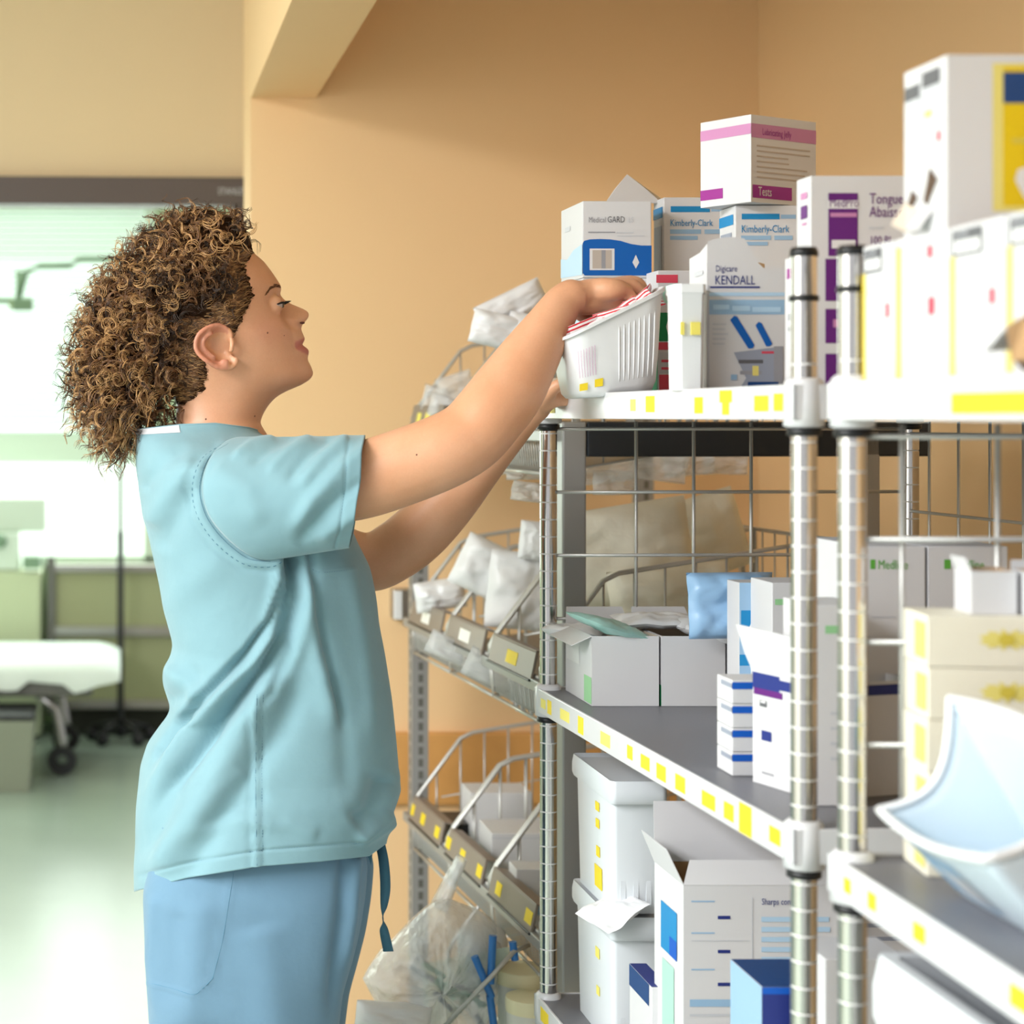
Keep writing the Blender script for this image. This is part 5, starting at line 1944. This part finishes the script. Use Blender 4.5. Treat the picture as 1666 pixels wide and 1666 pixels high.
# navy-striped box with its lid flap up, aisle face turned to the camera
y = 2.035
w, d = 0.13, 0.105
h = zz(1092, y) - ZM
rz = math.radians(16.5)
base_ = Vector((px_x(1225, y), y, ZM)) + Vector((math.sin(rz) * d, -math.cos(rz) * d, 0))
t = thing('carton', 'white carton with navy band and raised lid, right of the blue-striped stack', CT, base_, rz)
mb = MB()
mb.box((0, 0, 0), (w, d, h), 'white_card', top=False)
mb.box((.002, .002, .002), (w - .002, d - .002, h - .01), 'card_cream')
for pr in [('L', .0, .86, .45, 1.0, 'navy'), ('L', .45, .88, 1, .97, 'navy'), ('L', .02, .80, .5, .86, 'purple'), ('L', .12, .70, .24, .76, 'dgrey'), ('L', .14, .735, .22, .755, 'white', .0002), ('L', .15, .40, .32, .49, 'navy'), ('L', .13, .62, .45, .64, 'lgrey'), ('L', .13, .52, .7, .54, 'lgrey'), ('L', .2, .32, .6, .34, 'lgrey'),
           ('L', .16, .10, .36, .12, 'grey'), ('F', .0, .88, 1, .97, 'navy'), ('R', .0, 0, 1, 1, 'navy')]:
    add_print(mb, pr, w, d, h)
mb.build('carton_body', t)
mb = MB()
mb.poly([(0, d, h), (0, .012, h), (-.006, .02, h + .045), (-.008, d * .5, h + .048), (-.006, d + .022, h + .050), (-.002, d + .012, h + .02)], 'white_card')
mb.build('lid_flap', t, solid=.001)
# plain boxes deep on the near end of that shelf
y = 1.905
carton('carton', 'plain grey-white carton seen between the two front posts, middle shelf', CT, (px_x(1325, y), y, ZM), .055, .09, zz(985, y) - ZM, prints=lines('F', .3, .9, .2, .5, 4, 'lgrey', .2, 9) + [('F', .2, .86, .9, .9, 'lime')])
# grey cartons with green lettering at the back
y = 2.02
for i, (a, b, lab) in enumerate(((1408, 1506, 'grey carton with green lettering behind the grid, left of its twin'), (1510, 1640, 'grey carton with a green leaf mark behind the grid, right of its twin'))):
    carton('carton', lab, CT, (px_x(a, y), y, ZM), dim(a, b, y), .16, zz(889, y) - ZM, prints=[
        ('F', .08 if i == 0 else .20, .905, .16 if i == 0 else .28, .945, 'medgreen'), ('F', 'text', 'Medline', .20 if i == 0 else .32, .905, .0145, 'medgreen'), ('F', .0, .0, .004, 1, 'grey'), ('F', 0, .62, 1, .622, 'lgrey'), ('F', .1, .70, .5, .705, 'lgrey')])

# ------------------------------------------------------------------ middle shelf of the near unit
mat('tissue_card', (232, 226, 208), 0.6, vary=(14, .05))
rz = math.radians(-7)
y = 1.612
x = px_x(1508, y)
th_ = (zz(1000, y) - ZM) / 5
word = ('bottom', 'second lowest', 'middle', 'second highest', 'top')
for i in range(5):
    fl = []
    for cxx, cyy, rr, ink in ((.33, .55, .15, 'paleyellow'), (.72, .45, .22, 'lgrey'), (.55, .3, .16, 'white')):
        for k in range(11):
            a = k * 2 * math.pi / 11 + i
            for ln in (rr, ):
                c_, s_ = math.cos(a), math.sin(a)
                fl.append(('F', 'poly', [(cxx, cyy), (cxx + c_ * ln * .5 - s_ * .03 * .5, cyy + (s_ * ln * .5 + c_ * .06) * 1.5), (cxx + c_ * ln * .8, min(.97, max(.03, cyy + s_ * ln * 1.5))), (cxx + c_ * ln * .5 + s_ * .03 * .5, cyy + (s_ * ln * .5 - c_ * .06) * 1.5)], ink, .0002))
    fl.append(('F', 'poly', [(.33 + .035 * math.cos(a), .55 + .12 * math.sin(a)) for a in np.arange(12) * math.pi / 6], 'olive', .0004))
    fl = [f for f in fl if all(0 <= p[0] <= 1 and 0 <= p[1] <= 1 for p in f[2])]
    fl += [('L', .55, .15, .95, .85, 'paleyellow')]
    carton('tissue_box', f'cream tissue box with flower print, {word[i]} of five stacked behind the basin', CT, (x + .001 * (i % 2), y, ZM + i * th_), .20, .07, th_ - .0006, rz=rz, prints=fl, m='tissue_card', group='tissue boxes stacked on the near shelf')
y = 1.645
zb = ZM + 5 * th_
carton('open_carton', 'small open white carton with tan inside on top of the tissue boxes', CT, (px_x(1555, y), y - .03, zb), .038, .045, .038, rz=rz, open_top=True, inner='card_brown', flaps=[('L', .012, 1.2)])
carton('open_carton', 'open pale carton at the right picture edge on top of the tissue boxes', CT, (px_x(1628, y), y - .055, zb), .06, .05, .038, rz=rz, open_top=True, inner='card_brown', flaps=[('B', .012, .6)])

# white moulded basin tipped towards the aisle, teal box inside
def basin():
    t = thing('wash_basin', 'pale blue-white plastic basin tipped towards the aisle, nearest the camera', 'basin', (0.70, 1.465, ZM))
    o = Vector((0.70, 1.465, ZM))
    B_, C_ = W(1431, 1318, 1.572) - o, W(1603, 1398, 1.372) - o
    A_, D_ = W(1546, 1137, 1.572) - o, W(1546, 1137, 1.572) - o
    D_.y = C_.y + 0.02
    def edge(p, q, sag, n=16):
        return [p.lerp(q, i / n) + sag * math.sin(math.pi * i / n) for i in range(n)]
    dn = Vector((.0, 0, -.012))
    rim = edge(A_, B_, Vector((.018, 0, -.022))) + edge(B_, C_, Vector((-.004, 0, -.008))) + edge(C_, D_, Vector((.018, 0, -.022))) + edge(D_, A_, Vector((0, 0, .004)))
    bx0, bx1, by0, by1 = 0.012, 0.100, -0.085, 0.085
    bc = [Vector((bx1, by1, 0)), Vector((bx0, by1, 0)), Vector((bx0, by0, 0)), Vector((bx1, by0, 0))]
    bot = edge(bc[0], bc[1], Vector()) + edge(bc[1], bc[2], Vector()) + edge(bc[2], bc[3], Vector()) + edge(bc[3], bc[0], Vector())
    rows = []
    lp = [p + (p - Vector((.05, 0, .08))).normalized() * .004 for p in rim]
    for k in range(13):
        u = k / 12
        e = u ** 0.8
        rows.append([a.lerp(b, e) for a, b in zip(rim, bot)])
    cen_ = Vector(((bx0 + bx1) / 2, 0, 0.0005))
    for q in (.7, .4, .1):
        rows.append([cen_ + (b - cen_) * q for b in bot])
    mb = MB()
    mb.grid(rows, 'pale_blue_plastic', closed_v=True)
    mb.build('basin_shell', t, smooth=True, solid=.0022)
    mb = MB()
    mb.tube(rim + rim[:1], .0042, 'white_plastic', 8, cap=False)
    mb.build('rim', t, smooth=True)
    mb = MB()
    f = rows[5]
    mb.grid([[p + Vector((-.0022, 0, -.001)) for p in rows[k][17:26]] for k in range(2, 11)], 'ink_sky')
    mb.grid([[p + Vector((-.0026, 0, -.001)) for p in rows[k][20:26]] for k in range(4, 10)], 'ink_lgrey')
    mb.build('printed_label', t, smooth=True)
    tb_ = carton('small_box', 'teal small box lying inside the tipped white basin', 'box', (0.716, 1.375, ZM + .004), .05, .075, .078, rz=.0, m='teal', prints=[('L', .5, .6, .9, .75, 'mint')])


basin()


def tote(name, label, x, y, z, w, d, h, lid=True, m='bin_white', ribs=True, stickers=(), group=None, open_=False):
    """Tapered plastic tote with a rolled rim (origin front left bottom)."""
    t = thing(name, label, 'bin', (x, y, z), 0, group)
    mb = MB()

    def ring(q, zz_, rr=.008):
        x0, x1, y0, y1 = w / 2 - w / 2 * q, w / 2 + w / 2 * q, d / 2 - d / 2 * q, d / 2 + d / 2 * q
        out = []
        for cx, cy, a0 in ((x1 - rr, y0 + rr, -90), (x1 - rr, y1 - rr, 0), (x0 + rr, y1 - rr, 90), (x0 + rr, y0 + rr, 180)):
            for k in range(5):
                a = math.radians(a0 + 22.5 * k)
                out.append((cx + rr * math.cos(a), cy + rr * math.sin(a), zz_))
        return out
    mb.grid([ring(.90, 0), ring(.97, h * .86)], m, closed_v=True)
    mb.poly(ring(.90, 0)[::-1], m)
    if ribs:
        for f in (.25, .5, .75):
            mb.box((w * f - .0035, d * .02 + .004, .01), (w * f + .0035, d * .06 + .004, h * .84), m)
    mb.build('bin_body', t, auto=40)
    mb = MB()
    e = .10 * 0.6
    rows = [ring(.97, h * .82), ring(1.0 + e, h * .83), ring(1.04 + e, h * .86), ring(1.04 + e, h * .93), ring(1.0 + e, h)]
    mb.grid(rows, m, closed_v=True)
    if open_:
        mb.grid([ring(1.0 + e, h), ring(.95, h), ring(.93, h * .3)], m, closed_v=True)
        mb.poly(ring(.93, h * .3), m)
    else:
        mb.grid([ring(1.0 + e, h), ring(.94, h - .004)], m, closed_v=True)
        mb.poly(ring(.94, h - .004), m)
    mb.build('rim' if open_ else 'lid', t, auto=40)
    for (v, u, sv, su, ink) in stickers:
        mb = MB()
        inset = w * .5 * (1 - np.interp(v, [0, .86], [.90, .97]))
        R = Matrix.Translation((inset - .0012, d - u * d, v * h)) @ Matrix.Rotation(math.atan2(w * .035, h * .86) * -1, 4, 'Y')
        mb.box((-.0006, -su / 2, 0), (.0004, su / 2, sv), ink, R)
        mb.build('sticker', t)
    return t


Yl = 'yellow_label'
tote('storage_tote', 'white lidded tote, lower of two stacked on the bottom shelf', .667, 2.485, ZB, .070, .20, .185, stickers=[(.30, .62, .012, .014, 'pale_yellow'), (.58, .62, .014, .018, 'pale_yellow')], group='stacked white totes')
tote('storage_tote', 'white lidded tote, upper of two stacked, a column of yellow stickers', .667, 2.485, ZB + .186, .070, .20, .182, stickers=[(.10, .62, .030, .036, Yl), (.34, .62, .014, .016, Yl), (.56, .62, .012, .016, Yl), (.69, .62, .012, .018, Yl)], group='stacked white totes')
pouch('packet', 'crumpled clear wrapper pinched between the two stacked totes', 'packet', (.672, 2.50, ZB + .19), .035, .05, .010, (0, -.5, .2), 'pouch_white', 21, amp=.2)
# boxes on the bottom shelf of the middle unit
y = 2.225
w = dim(1112, 1365, y)
h = zz(1440, y) - ZB
carton('shipping_box', 'big open white shipping box with blue printing, bottom shelf', 'box', (px_x(1112, y), y, ZB), w, .12, h, open_top=True, inner='card_brown', prints=
       [('F', .04, .46, .36, .47, 'lgrey'), ('F', .04, .50, .34, .53, 'sky')] + [('F', .05, v, .20, v + .006, 'sky') for v in (.93, .80, .65)] + [('F', .22, v, .30, v + .014, 'navy') for v in (.86, .72, .585)] + [('F', .24, .40, .36, .42, 'royal'), ('F', .05, .77, .42, .773, 'lgrey')] +
       [('F', .44, .50, .445, .95, 'lgrey'), ('F', 'text', 'Sharps container', .50, .92, .011, 'navy')] + lines('F', .5, .98, .55, .88, 8, 'lblue', .5, 6) + [('L', .25, .66, .8, .86, 'mid'), ('L', .55, .66, .8, .74, 'royal', .0002), ('L', .3, .2, .7, .62, 'mint')],
       flaps=[('F', .03, 2.0), ('L', .045, 1.15), ('B', .08, 1.0)])
y = 2.44
carton('shipping_box', 'beige box with a navy stripe behind the big white shipping box', 'box', (px_x(1190, y), y, ZB), .20, .13, zz(1362, y) - ZB, m='card_cream', prints=[('F', 0, .84, 1, .88, 'navy')])
y = 1.965
carton('carton', 'dark blue carton with white label near the front post, bottom shelf', CT, (px_x(1240, y), y, ZB), .085, .10, zz(1606, y) - ZB, prints=[('F', 0, .0, 1, 1, 'royal'), ('F', .0, .76, 1, .97, 'navy', .0002), ('F', .3, .0, 1, .60, 'white', .0002), ('L', 0, .45, 1, 1, 'sky'), ('L', .6, 0, 1, .5, 'white'), ('T', 0, 0, 1, 1, 'deepblue')])
y = 2.33
carton('carton', 'small navy-topped carton between the totes and the shipping box', CT, (px_x(1060, y), y, ZB), .022, .10, zz(1606, y) - ZB, prints=[('T', 0, 0, 1, 1, 'navy'), ('L', 0, .8, .9, 1, 'deepblue'), ('F', .7, 0, 1, 1, 'navy')])
y = 1.865
carton('carton', 'white carton with a navy stripe seen behind the front posts, bottom shelf', CT, (px_x(1342, y), y, ZB), .085, .08, zz(1560, y) - ZB, prints=[('F', 0, .60, 1, .76, 'navy'), ('F', 0, .4, 1, .42, 'lgrey')])
y = 2.26
carton('shipping_box', 'grey printed box behind the front posts, right of the white shipping box', 'box', (px_x(1378, y), y, ZB), .10, .12, zz(1432, y) - ZB, prints=lines('F', .05, .95, .5, .95, 8, 'slate', .3, 8))
# white bin on the near unit's bottom shelf
tote('storage_tote', 'large open white bin at the bottom right corner, on the near bottom shelf', .668, 1.375, ZB, .20, .225, zz(1553, 1.60) - ZB, open_=True, ribs=False)
# ------------------------------------------------------------------ the tub in her hands and its packets
TL, TD, TH = .150, .126, .098


def tpt(u, v, z):
    """Point of the tub: the base stands nearly level, the rim slopes up to the right."""
    f = min(1.0, max(0.0, z / TH)) ** 0.8
    R = Matrix.Rotation(math.radians(-5 - 22 * f), 4, 'Y')
    return Vector((-.004 * f, 0, z * 1.13)) + R @ Vector((u, v, 0))


def held_tub():
    o = W(990, 655, 2.44)
    o.z = ZT - 0.003
    t = thing('plastic_tub', 'ribbed white tub full of red and white packets in her hands', 'tub', o)

    def ring(q, z, rr):
        x0, x1, y0, y1 = -TL / 2 * q, TL / 2 * q, -TD / 2 * q, TD / 2 * q
        out = []
        for cx, cy, a0 in ((x1 - rr, y0 + rr, -90), (x1 - rr, y1 - rr, 0), (x0 + rr, y1 - rr, 90), (x0 + rr, y0 + rr, 180)):
            for k in range(9):
                a = math.radians(a0 + 11.25 * k)
                out.append(tpt(cx + rr * math.cos(a), cy + rr * math.sin(a), z))
        return out
    prof_ = [(.60, 0.0, .026), (.70, .002, .030), (.77, .010, .032), (.84, .040, .032), (.92, .083, .028), (.94, .091, .028), (1.0, .0925, .028), (1.0, .0965, .028), (.97, .0970, .027), (.90, .089, .026), (.80, .030, .026), (.70, .006, .024)]
    rows = [ring(*a) for a in prof_]
    mb = MB()
    mb.grid(rows, 'white_plastic', closed_v=True)
    mb.poly(rows[0][::-1], 'white_plastic')
    mb.poly(rows[-1], 'white_plastic')
    mb.build('tub_shell', t, auto=50)
    Q = lambda z: float(np.interp(z, [.010, .040, .083], [.77, .84, .92]))
    for k in range(8):      # moulded ribs on the front, towards the right end
        u = .002 + k * .0066
        mb = MB()
        P = [tpt(u * Q(z) / .84, -TD / 2 * Q(z) - .0001, z) for z in (.016, .035, .055, .070, .078)]
        mb.tube(spline(P, 4), np.interp(np.linspace(0, 1, 17), [0, .2, .8, 1], [.0004, .0011, .0011, .0003]), 'white_plastic', 6)
        mb.build('rib', t, smooth=True)
    mb = MB()
    for k in range(7):
        u = -.052 + k * .0036
        mb.tube([tpt(u * Q(z) / .84, -TD / 2 * Q(z) - .0010, z) for z in (.030, .050, .068)], .00025, 'ink_pink', 4)
    mb.build('printed_lines', t)
    for u, v in ((-.046, .012), (-.026, .014)):
        mb = MB()
        mb.poly([tpt(u + du, -TD / 2 * Q(v + dv) - .0014, v + dv) for du, dv in ((-.005, 0), (.006, 0), (.006, .010), (-.005, .010))], 'yellow_label')
        mb.build('sticker', t)
    return o


o = held_tub()
m = bpy.data.materials.new('striped_foil')
m.use_nodes = True
nt = m.node_tree
b = nt.nodes['Principled BSDF']
tc = nt.nodes.new('ShaderNodeTexCoord')
wv = nt.nodes.new('ShaderNodeTexWave')
wv.bands_direction = 'Y'
wv.inputs['Scale'].default_value = 62
wv.inputs['Distortion'].default_value = 0.6
rp_ = nt.nodes.new('ShaderNodeValToRGB')
rp_.color_ramp.interpolation = 'CONSTANT'
rp_.color_ramp.elements[0].color = (*lin((244, 238, 240)), 1)
rp_.color_ramp.elements[1].position = 0.60
rp_.color_ramp.elements[1].color = (*lin((212, 40, 58)), 1)
nt.links.new(tc.outputs['Object'], wv.inputs['Vector'])
nt.links.new(wv.outputs['Color'], rp_.inputs['Fac'])
nt.links.new(rp_.outputs['Color'], b.inputs['Base Color'])
b.inputs['Roughness'].default_value = 0.3
MATS['striped_foil'] = m
mat('foil_white', (244, 242, 246), 0.25, bump=(60, .4, .004))
rnd = random.Random(5)
spots = [(-.060, -.040, .088), (-.045, -.046, .090), (-.020, -.046, .094), (.000, -.044, .096), (.020, -.046, .096), (.042, -.044, .097), (.060, -.040, .098), (-.058, .0, .088), (-.030, .004, .090), (.0, .006, .092), (.035, .004, .094),
         (.062, .0, .100), (-.05, .038, .09), (-.015, .04, .092), (.025, .04, .096), (.060, .036, .112), (.066, -.010, .118), (.050, .020, .122)]
where_ = ['front left corner', 'left front edge', 'front edge near the thumb', 'front edge under the palm', 'front edge under the fingers', 'front edge right of the fingers', 'right front corner', 'left side', 'middle left', 'centre', 'middle right',
          'right side', 'back left', 'back centre', 'back right', 'right back corner', 'right end, standing up', 'back right, standing up']
for i, (a, bb, c) in enumerate(spots):
    p = o + tpt(min(.046, max(-.046, a * .85)), bb * .80, .0895 if i < 7 else .086) + Vector((0, 0, .010 if i >= 15 else 0))
    white = i in (2, 9, 15, 17)
    up = i >= 15
    pk = pouch('swab_packet', f'{"white" if white else "red and white striped"} packet in the held tub, {where_[i]}', 'packet', p, .024, .014, .0035,
               (rnd.uniform(-.5, .5) + (.9 if bb < -.03 else .2), math.radians(-27) + rnd.uniform(-.25, .25) - (.5 if up else 0), rnd.uniform(-.4, .4)), 'foil_white' if white else 'striped_foil', 40 + i, 'packets in the held tub', amp=.18, nu=12, nv=12)

# ------------------------------------------------------------------ what the wire baskets hold
mat('bag_film', (240, 242, 244), 0.18, alpha=0.42, spec=0.7, bump=(22, .8, .012))
mat('bag_white', (243, 243, 245), 0.3, alpha=.88, bump=(18, .3, .006))
mat('bag_cream', (242, 236, 218), 0.35, bump=(24, .6, .008))
mat('clear_film', (242, 243, 245), 0.1, alpha=0.52, spec=0.8, bump=(24, 1.0, .02))


def bag(name, label, px, py, y, sx, sz, sy, rot=(0, 0, 0), m='bag_white', seed=1, group=None, cat='bag', amp=.085):
    return pouch(name, label, cat, W(px, py, y), sx, sz, sy, (math.pi / 2 + rot[0], rot[1], rot[2]), m, seed, group, amp=amp)


G1 = 'bags in the top baskets'
bag('supply_bag', 'white bag folded over the top edge of the upper basket, left of her forearm', 832, 498, 3.20, .062, .026, .02, (0, -.45, 0), 'bag_white', 3, G1)
bag('supply_bag', 'white bag sagging from the upper basket, just below the folded one', 818, 540, 3.18, .055, .030, .024, (0, .25, 0), 'bag_white', 4, G1)
bag('supply_bag', 'white bag hidden mostly behind her forearm in the upper basket', 868, 560, 3.18, .05, .05, .03, (0, .2, 0), 'bag_white', 14, G1)
bag('clear_packet', 'crinkled clear packet at the front of the far upper basket', 712, 650, 3.70, .030, .026, .018, (0, .2, 0), 'bag_film', 5, G1, 'packet')
bag('clear_packet', 'crinkled clear packet behind the front one in the far upper basket', 742, 632, 3.66, .036, .030, .02, (.2, -.3, 0), 'bag_film', 6, G1, 'packet')
bag('clear_packet', 'crinkled clear packet hanging near the label of the upper basket', 728, 665, 3.58, .036, .024, .02, (-.2, .3, 0), 'bag_film', 7, G1, 'packet')
# packets showing through the bottom of the top baskets
for i, (px, py, y, s_) in enumerate(((820, 752, 3.28, .04), (858, 762, 3.15, .036), (862, 800, 3.05, .03), (985, 760, 3.1, .05), (1000, 785, 3.0, .036), (1070, 756, 3.15, .05), (1120, 752, 3.2, .045), (1180, 752, 3.25, .04), (880, 745, 3.2, .05))):
    lab = ['clear packet under the upper basket, left of the chrome post', 'clear packet under the upper basket touching the chrome post', 'crumpled clear packet drooping lowest beside the chrome post', 'clear packet seen through the grid just right of the grey upright',
           'crumpled clear packet drooping lowest behind the grid', 'clear packet seen through the grid, second from the upright', 'clear packet seen through the grid, third from the upright', 'clear packet seen through the grid, farthest right', 'clear packet behind the chrome post under the upper basket'][i]
    bag('clear_packet', lab, px, py, y, s_, s_ * .55, .018, (.1, .12 * ((i % 3) - 1), 0), 'bag_film', 60 + i, 'packets under the upper baskets', 'packet', amp=.22)
G2 = 'bags in the middle baskets'
bag('supply_bag', 'white bag with an upright corner in the middle row basket', 796, 928, 3.40, .062, .050, .03, (0, .45, 0), 'bag_white', 8, G2)
bag('supply_bag', 'white bag lying low in the middle basket at the far left', 716, 968, 3.64, .050, .030, .03, (0, -.15, 0), 'bag_white', 9, G2)
bag('supply_bag', 'big pale bag filling the middle row basket beside the chrome post', 856, 962, 3.33, .070, .070, .035, (0, .1, 0), 'bag_white', 10, G2)
bag('supply_bag', 'white bag standing tallest against the chrome post, middle row', 872, 880, 3.30, .030, .035, .02, (0, .1, 0), 'bag_white', 12, G2)
bag('supply_bag', 'cream bag seen through the grid behind the open cartons, left part', 1010, 905, 3.10, .12, .085, .04, (0, -.16, 0), 'bag_cream', 13, G2)
bag('supply_bag', 'cream bag seen through the grid, its corner raised towards the right', 1120, 880, 3.22, .10, .070, .04, (0, -.3, 0), 'bag_cream', 15, G2)
bag('supply_bag', 'cream bag low behind the blue pack in the middle row', 1090, 970, 3.05, .10, .05, .04, (0, -.1, 0), 'bag_cream', 16, G2)
bag('clear_packet', 'clear bag hanging under the middle basket at the left', 745, 1062, 3.42, .06, .022, .022, (0, .42, 0), 'bag_film', 17, 'packets under the middle baskets', 'packet')
bag('clear_packet', 'clear bag hanging under the middle basket beside the tube bundle', 810, 1095, 3.24, .06, .026, .022, (0, .42, 0), 'bag_film', 18, 'packets under the middle baskets', 'packet')
# bundle of clear tubes poking through under the middle basket
for i in range(13):
    px = 826 + i * 3.9
    y = 3.12 - i * .011
    mb = MB()
    a, b_ = W(px, 1082 + i * 1.4, y), W(px + 8, 1142 + i * 1.6 + 6 * (i % 3), y - .01)
    mb.tube([a, (a + b_) / 2 + Vector((.001, 0, 0)), b_], .0032, 'clear_film' if i % 2 else 'pouch_white', 7)
    tag(mb.build('plastic_tube', smooth=True), 'clear plastic tube poking down under the middle basket by the post', 'tube', 'tubes under the middle basket')
# lower baskets: white storage boxes and a black box
y = 3.42
carton('carton', 'black carton in the lower basket at the far left', CT, (.655, 3.62, .545), .085, .12, .055, m='black_plastic', prints=[('F', .1, .1, .9, .2, 'grey')])
y = 3.60
carton('carton', 'white carton standing in the lower centre basket behind the wires', CT, (px_x(766, y), y, .545), .12, .10, zz(1290, y) - .545, prints=[('F', .0, .5, 1, .505, 'lgrey')])
y = 3.36
carton('carton', 'white carton in the lower basket nearest the chrome post', CT, (px_x(800, y), y, .545), .16, .12, zz(1356, y) - .545, prints=[('F', .55, .3, .75, .42, 'sky'), ('F', 0, .90, 1, .92, 'lgrey')])
y = 3.12
carton('carton', 'small white carton with blue mark, low in the lower basket by the post', CT, (px_x(838, y), y - .01, .540), .07, .06, zz(1412, y) - .540, prints=[('F', .3, .2, .9, .5, 'sky')])
# the clear sack with supplies in the lowest basket
def sack():
    t = thing('clear_sack', 'big crumpled clear plastic sack spilling from the lowest basket', 'bag', W(690, 1590, 3.02))
    o = Vector(t.location)
    outline = [(590, 1592), (612, 1560), (650, 1520), (690, 1480), (722, 1462), (752, 1470), (795, 1490), (820, 1530), (818, 1590), (800, 1650), (760, 1720), (700, 1740), (650, 1690), (616, 1640)]
    ol = spline(outline + outline[:1], 5)[:-1]
    cpx, cpy = 705, 1590
    for side, nm in ((-1, 'front_film'), (1, 'back_film')):
        rows = []
        for k in range(17):
            q = 1 - k / 16
            r = []
            for j, (px, py) in enumerate(ol):
                a = j / len(ol) * 2 * math.pi
                n = noise.noise(Vector((px * .02, py * .02, q * 2 + side))) + .6 * noise.noise(Vector((px * .06, py * .06, q * 5 + side)))
                qq = q * (1 + .05 * n * (1 - q) * 4)
                p = W(cpx + (px - cpx) * qq, cpy + (py - cpy) * qq, 3.02)
                p.y += side * .085 * math.sqrt(max(0, 1 - q * q)) + .022 * n * (1 - q ** 4)
                r.append(p - o)
            rows.append(r)
        mb = MB()
        mb.grid(rows, 'clear_film', closed_v=True)
        mb.build(nm, t, smooth=True)
    # twisted neck going up to the basket rail
    mb = MB()
    P = [W(px, py, 3.06) - o for px, py in ((715, 1475), (735, 1430), (752, 1395))]
    mb.tube(spline(P, 6), np.interp(np.linspace(0, 1, 13), [0, .5, 1], [.034, .026, .022]), 'clear_film', 14, flat=.4)
    mb.build('neck', t, smooth=True)
sack()
bag('supply_bag', 'white crumpled packet lying lowest at the bottom edge, under the clear sack', 640, 1655, 2.93, .06, .022, .03, (0, .1, 0), 'bag_white', 31)
# items inside and behind the sack
mat('blue_cap', (62, 130, 206), 0.35)
mat('green_print', (120, 176, 146), 0.5)
y = 3.02
mb = MB()
c = W(785, 1545, y)
mb.lathe([(0, -.055), (.036, -.055), (.040, -.04), (.041, .015), (.036, .032), (.020, .042), (0.0, .044)], 'white_plastic', 24)
o_ = mb.build('plastic_bottle', smooth=True, loc=c)
tag(o_, 'round white plastic container showing through the clear sack', 'container')
for i, (a, b_, lab) in enumerate((((802, 1522), (798, 1600), 'upright blue stick standing in front of the white container'), ((772, 1556), (800, 1622), 'slanted blue stick left of the upright one'),
                              ((834, 1532), (838, 1562), 'short blue stick near the chrome post'), ((797, 1620), (806, 1690), 'blue stick lowest at the bottom edge, below the slanted one'))):
    mb = MB()
    mb.tube([W(*a, 2.935), W(*b_, 2.935)], .0062, 'blue_cap', 10)
    tag(mb.build('blue_stick', auto=40), lab, 'stick', 'blue sticks by the clear sack')
rg = random.Random(9)
for i in range(10):
    px, py = 688 + 11 * i + rg.uniform(-8, 8), 1590 + 7 * i + rg.uniform(-22, 22)
    mb = MB()
    a = W(px, py, 2.99 + rg.uniform(-.02, .02))
    mb.box((-.022, -.001, -.004), (.022, .001, .004), 'green_print' if i % 3 else 'ink_slate')
    s_ = mb.build('wrapped_swab', loc=a)
    s_.rotation_euler = (rg.uniform(-.3, .3), rg.uniform(.5, 1.3), rg.uniform(-.4, .4))
    tag(s_, 'thin green wrapped stick inside the clear sack', 'stick', 'wrapped sticks in the clear sack')
# clear rigid bin of the lowest basket and yellow-lidded tubs
mat('clear_bin', (206, 222, 206), 0.12, alpha=0.45, spec=0.7)
t = thing('clear_bin', 'greenish clear plastic bin holding the sack at the bottom of the rack', 'bin', W(760, 1700, 3.0))
o = Vector(t.location)
mb = MB()
y0, y1 = 2.92, 3.12
A_ = [W(690, 1566, y1), W(845, 1540, y0 + .06), W(700, 1720, y0), W(690, 1760, y1)]
mb.poly([W(688, 1568, 3.04) - o, W(842, 1538, 2.94) - o, W(806, 1580, 2.93) - o, W(712, 1690, 2.93) - o, W(690, 1720, 3.04) - o], 'clear_bin')
mb.build('side_panel', t, solid=.002)
mb = MB()
mb.tube([W(860, 1538, 2.96) - o, W(836, 1548, 2.93) - o, W(800, 1588, 2.925) - o, W(690, 1705, 2.925) - o], .0038, 'wire', 8)
mb.build('edge_rod', t, smooth=True)
mat('tub_clear', (232, 230, 222), 0.3)
mat('tub_lid', (246, 238, 200), 0.35)
for i, (px, py, y, r, lab) in enumerate(((850, 1585, 2.98, .042, 'translucent tub with a yellow lid, upper one beside the chrome post'), (862, 1632, 2.90, .036, 'translucent tub with a yellow lid, lower one at the bottom edge'))):
    p = W(px, py, y)
    t = thing('lidded_tub', lab, 'tub', p, 0, 'yellow-lidded tubs')
    mb = MB()
    mb.lathe([(0, -.14), (r * .86, -.14), (r, -.012), (r, 0)], 'tub_clear', 24)
    mb.build('tub_body', t, smooth=True)
    mb = MB()
    mb.lathe([(r * 1.04, -.012), (r * 1.06, 0), (r * 1.04, .010), (r * .9, .012), (0, .012)], 'tub_lid', 24)
    mb.build('lid', t, auto=40)
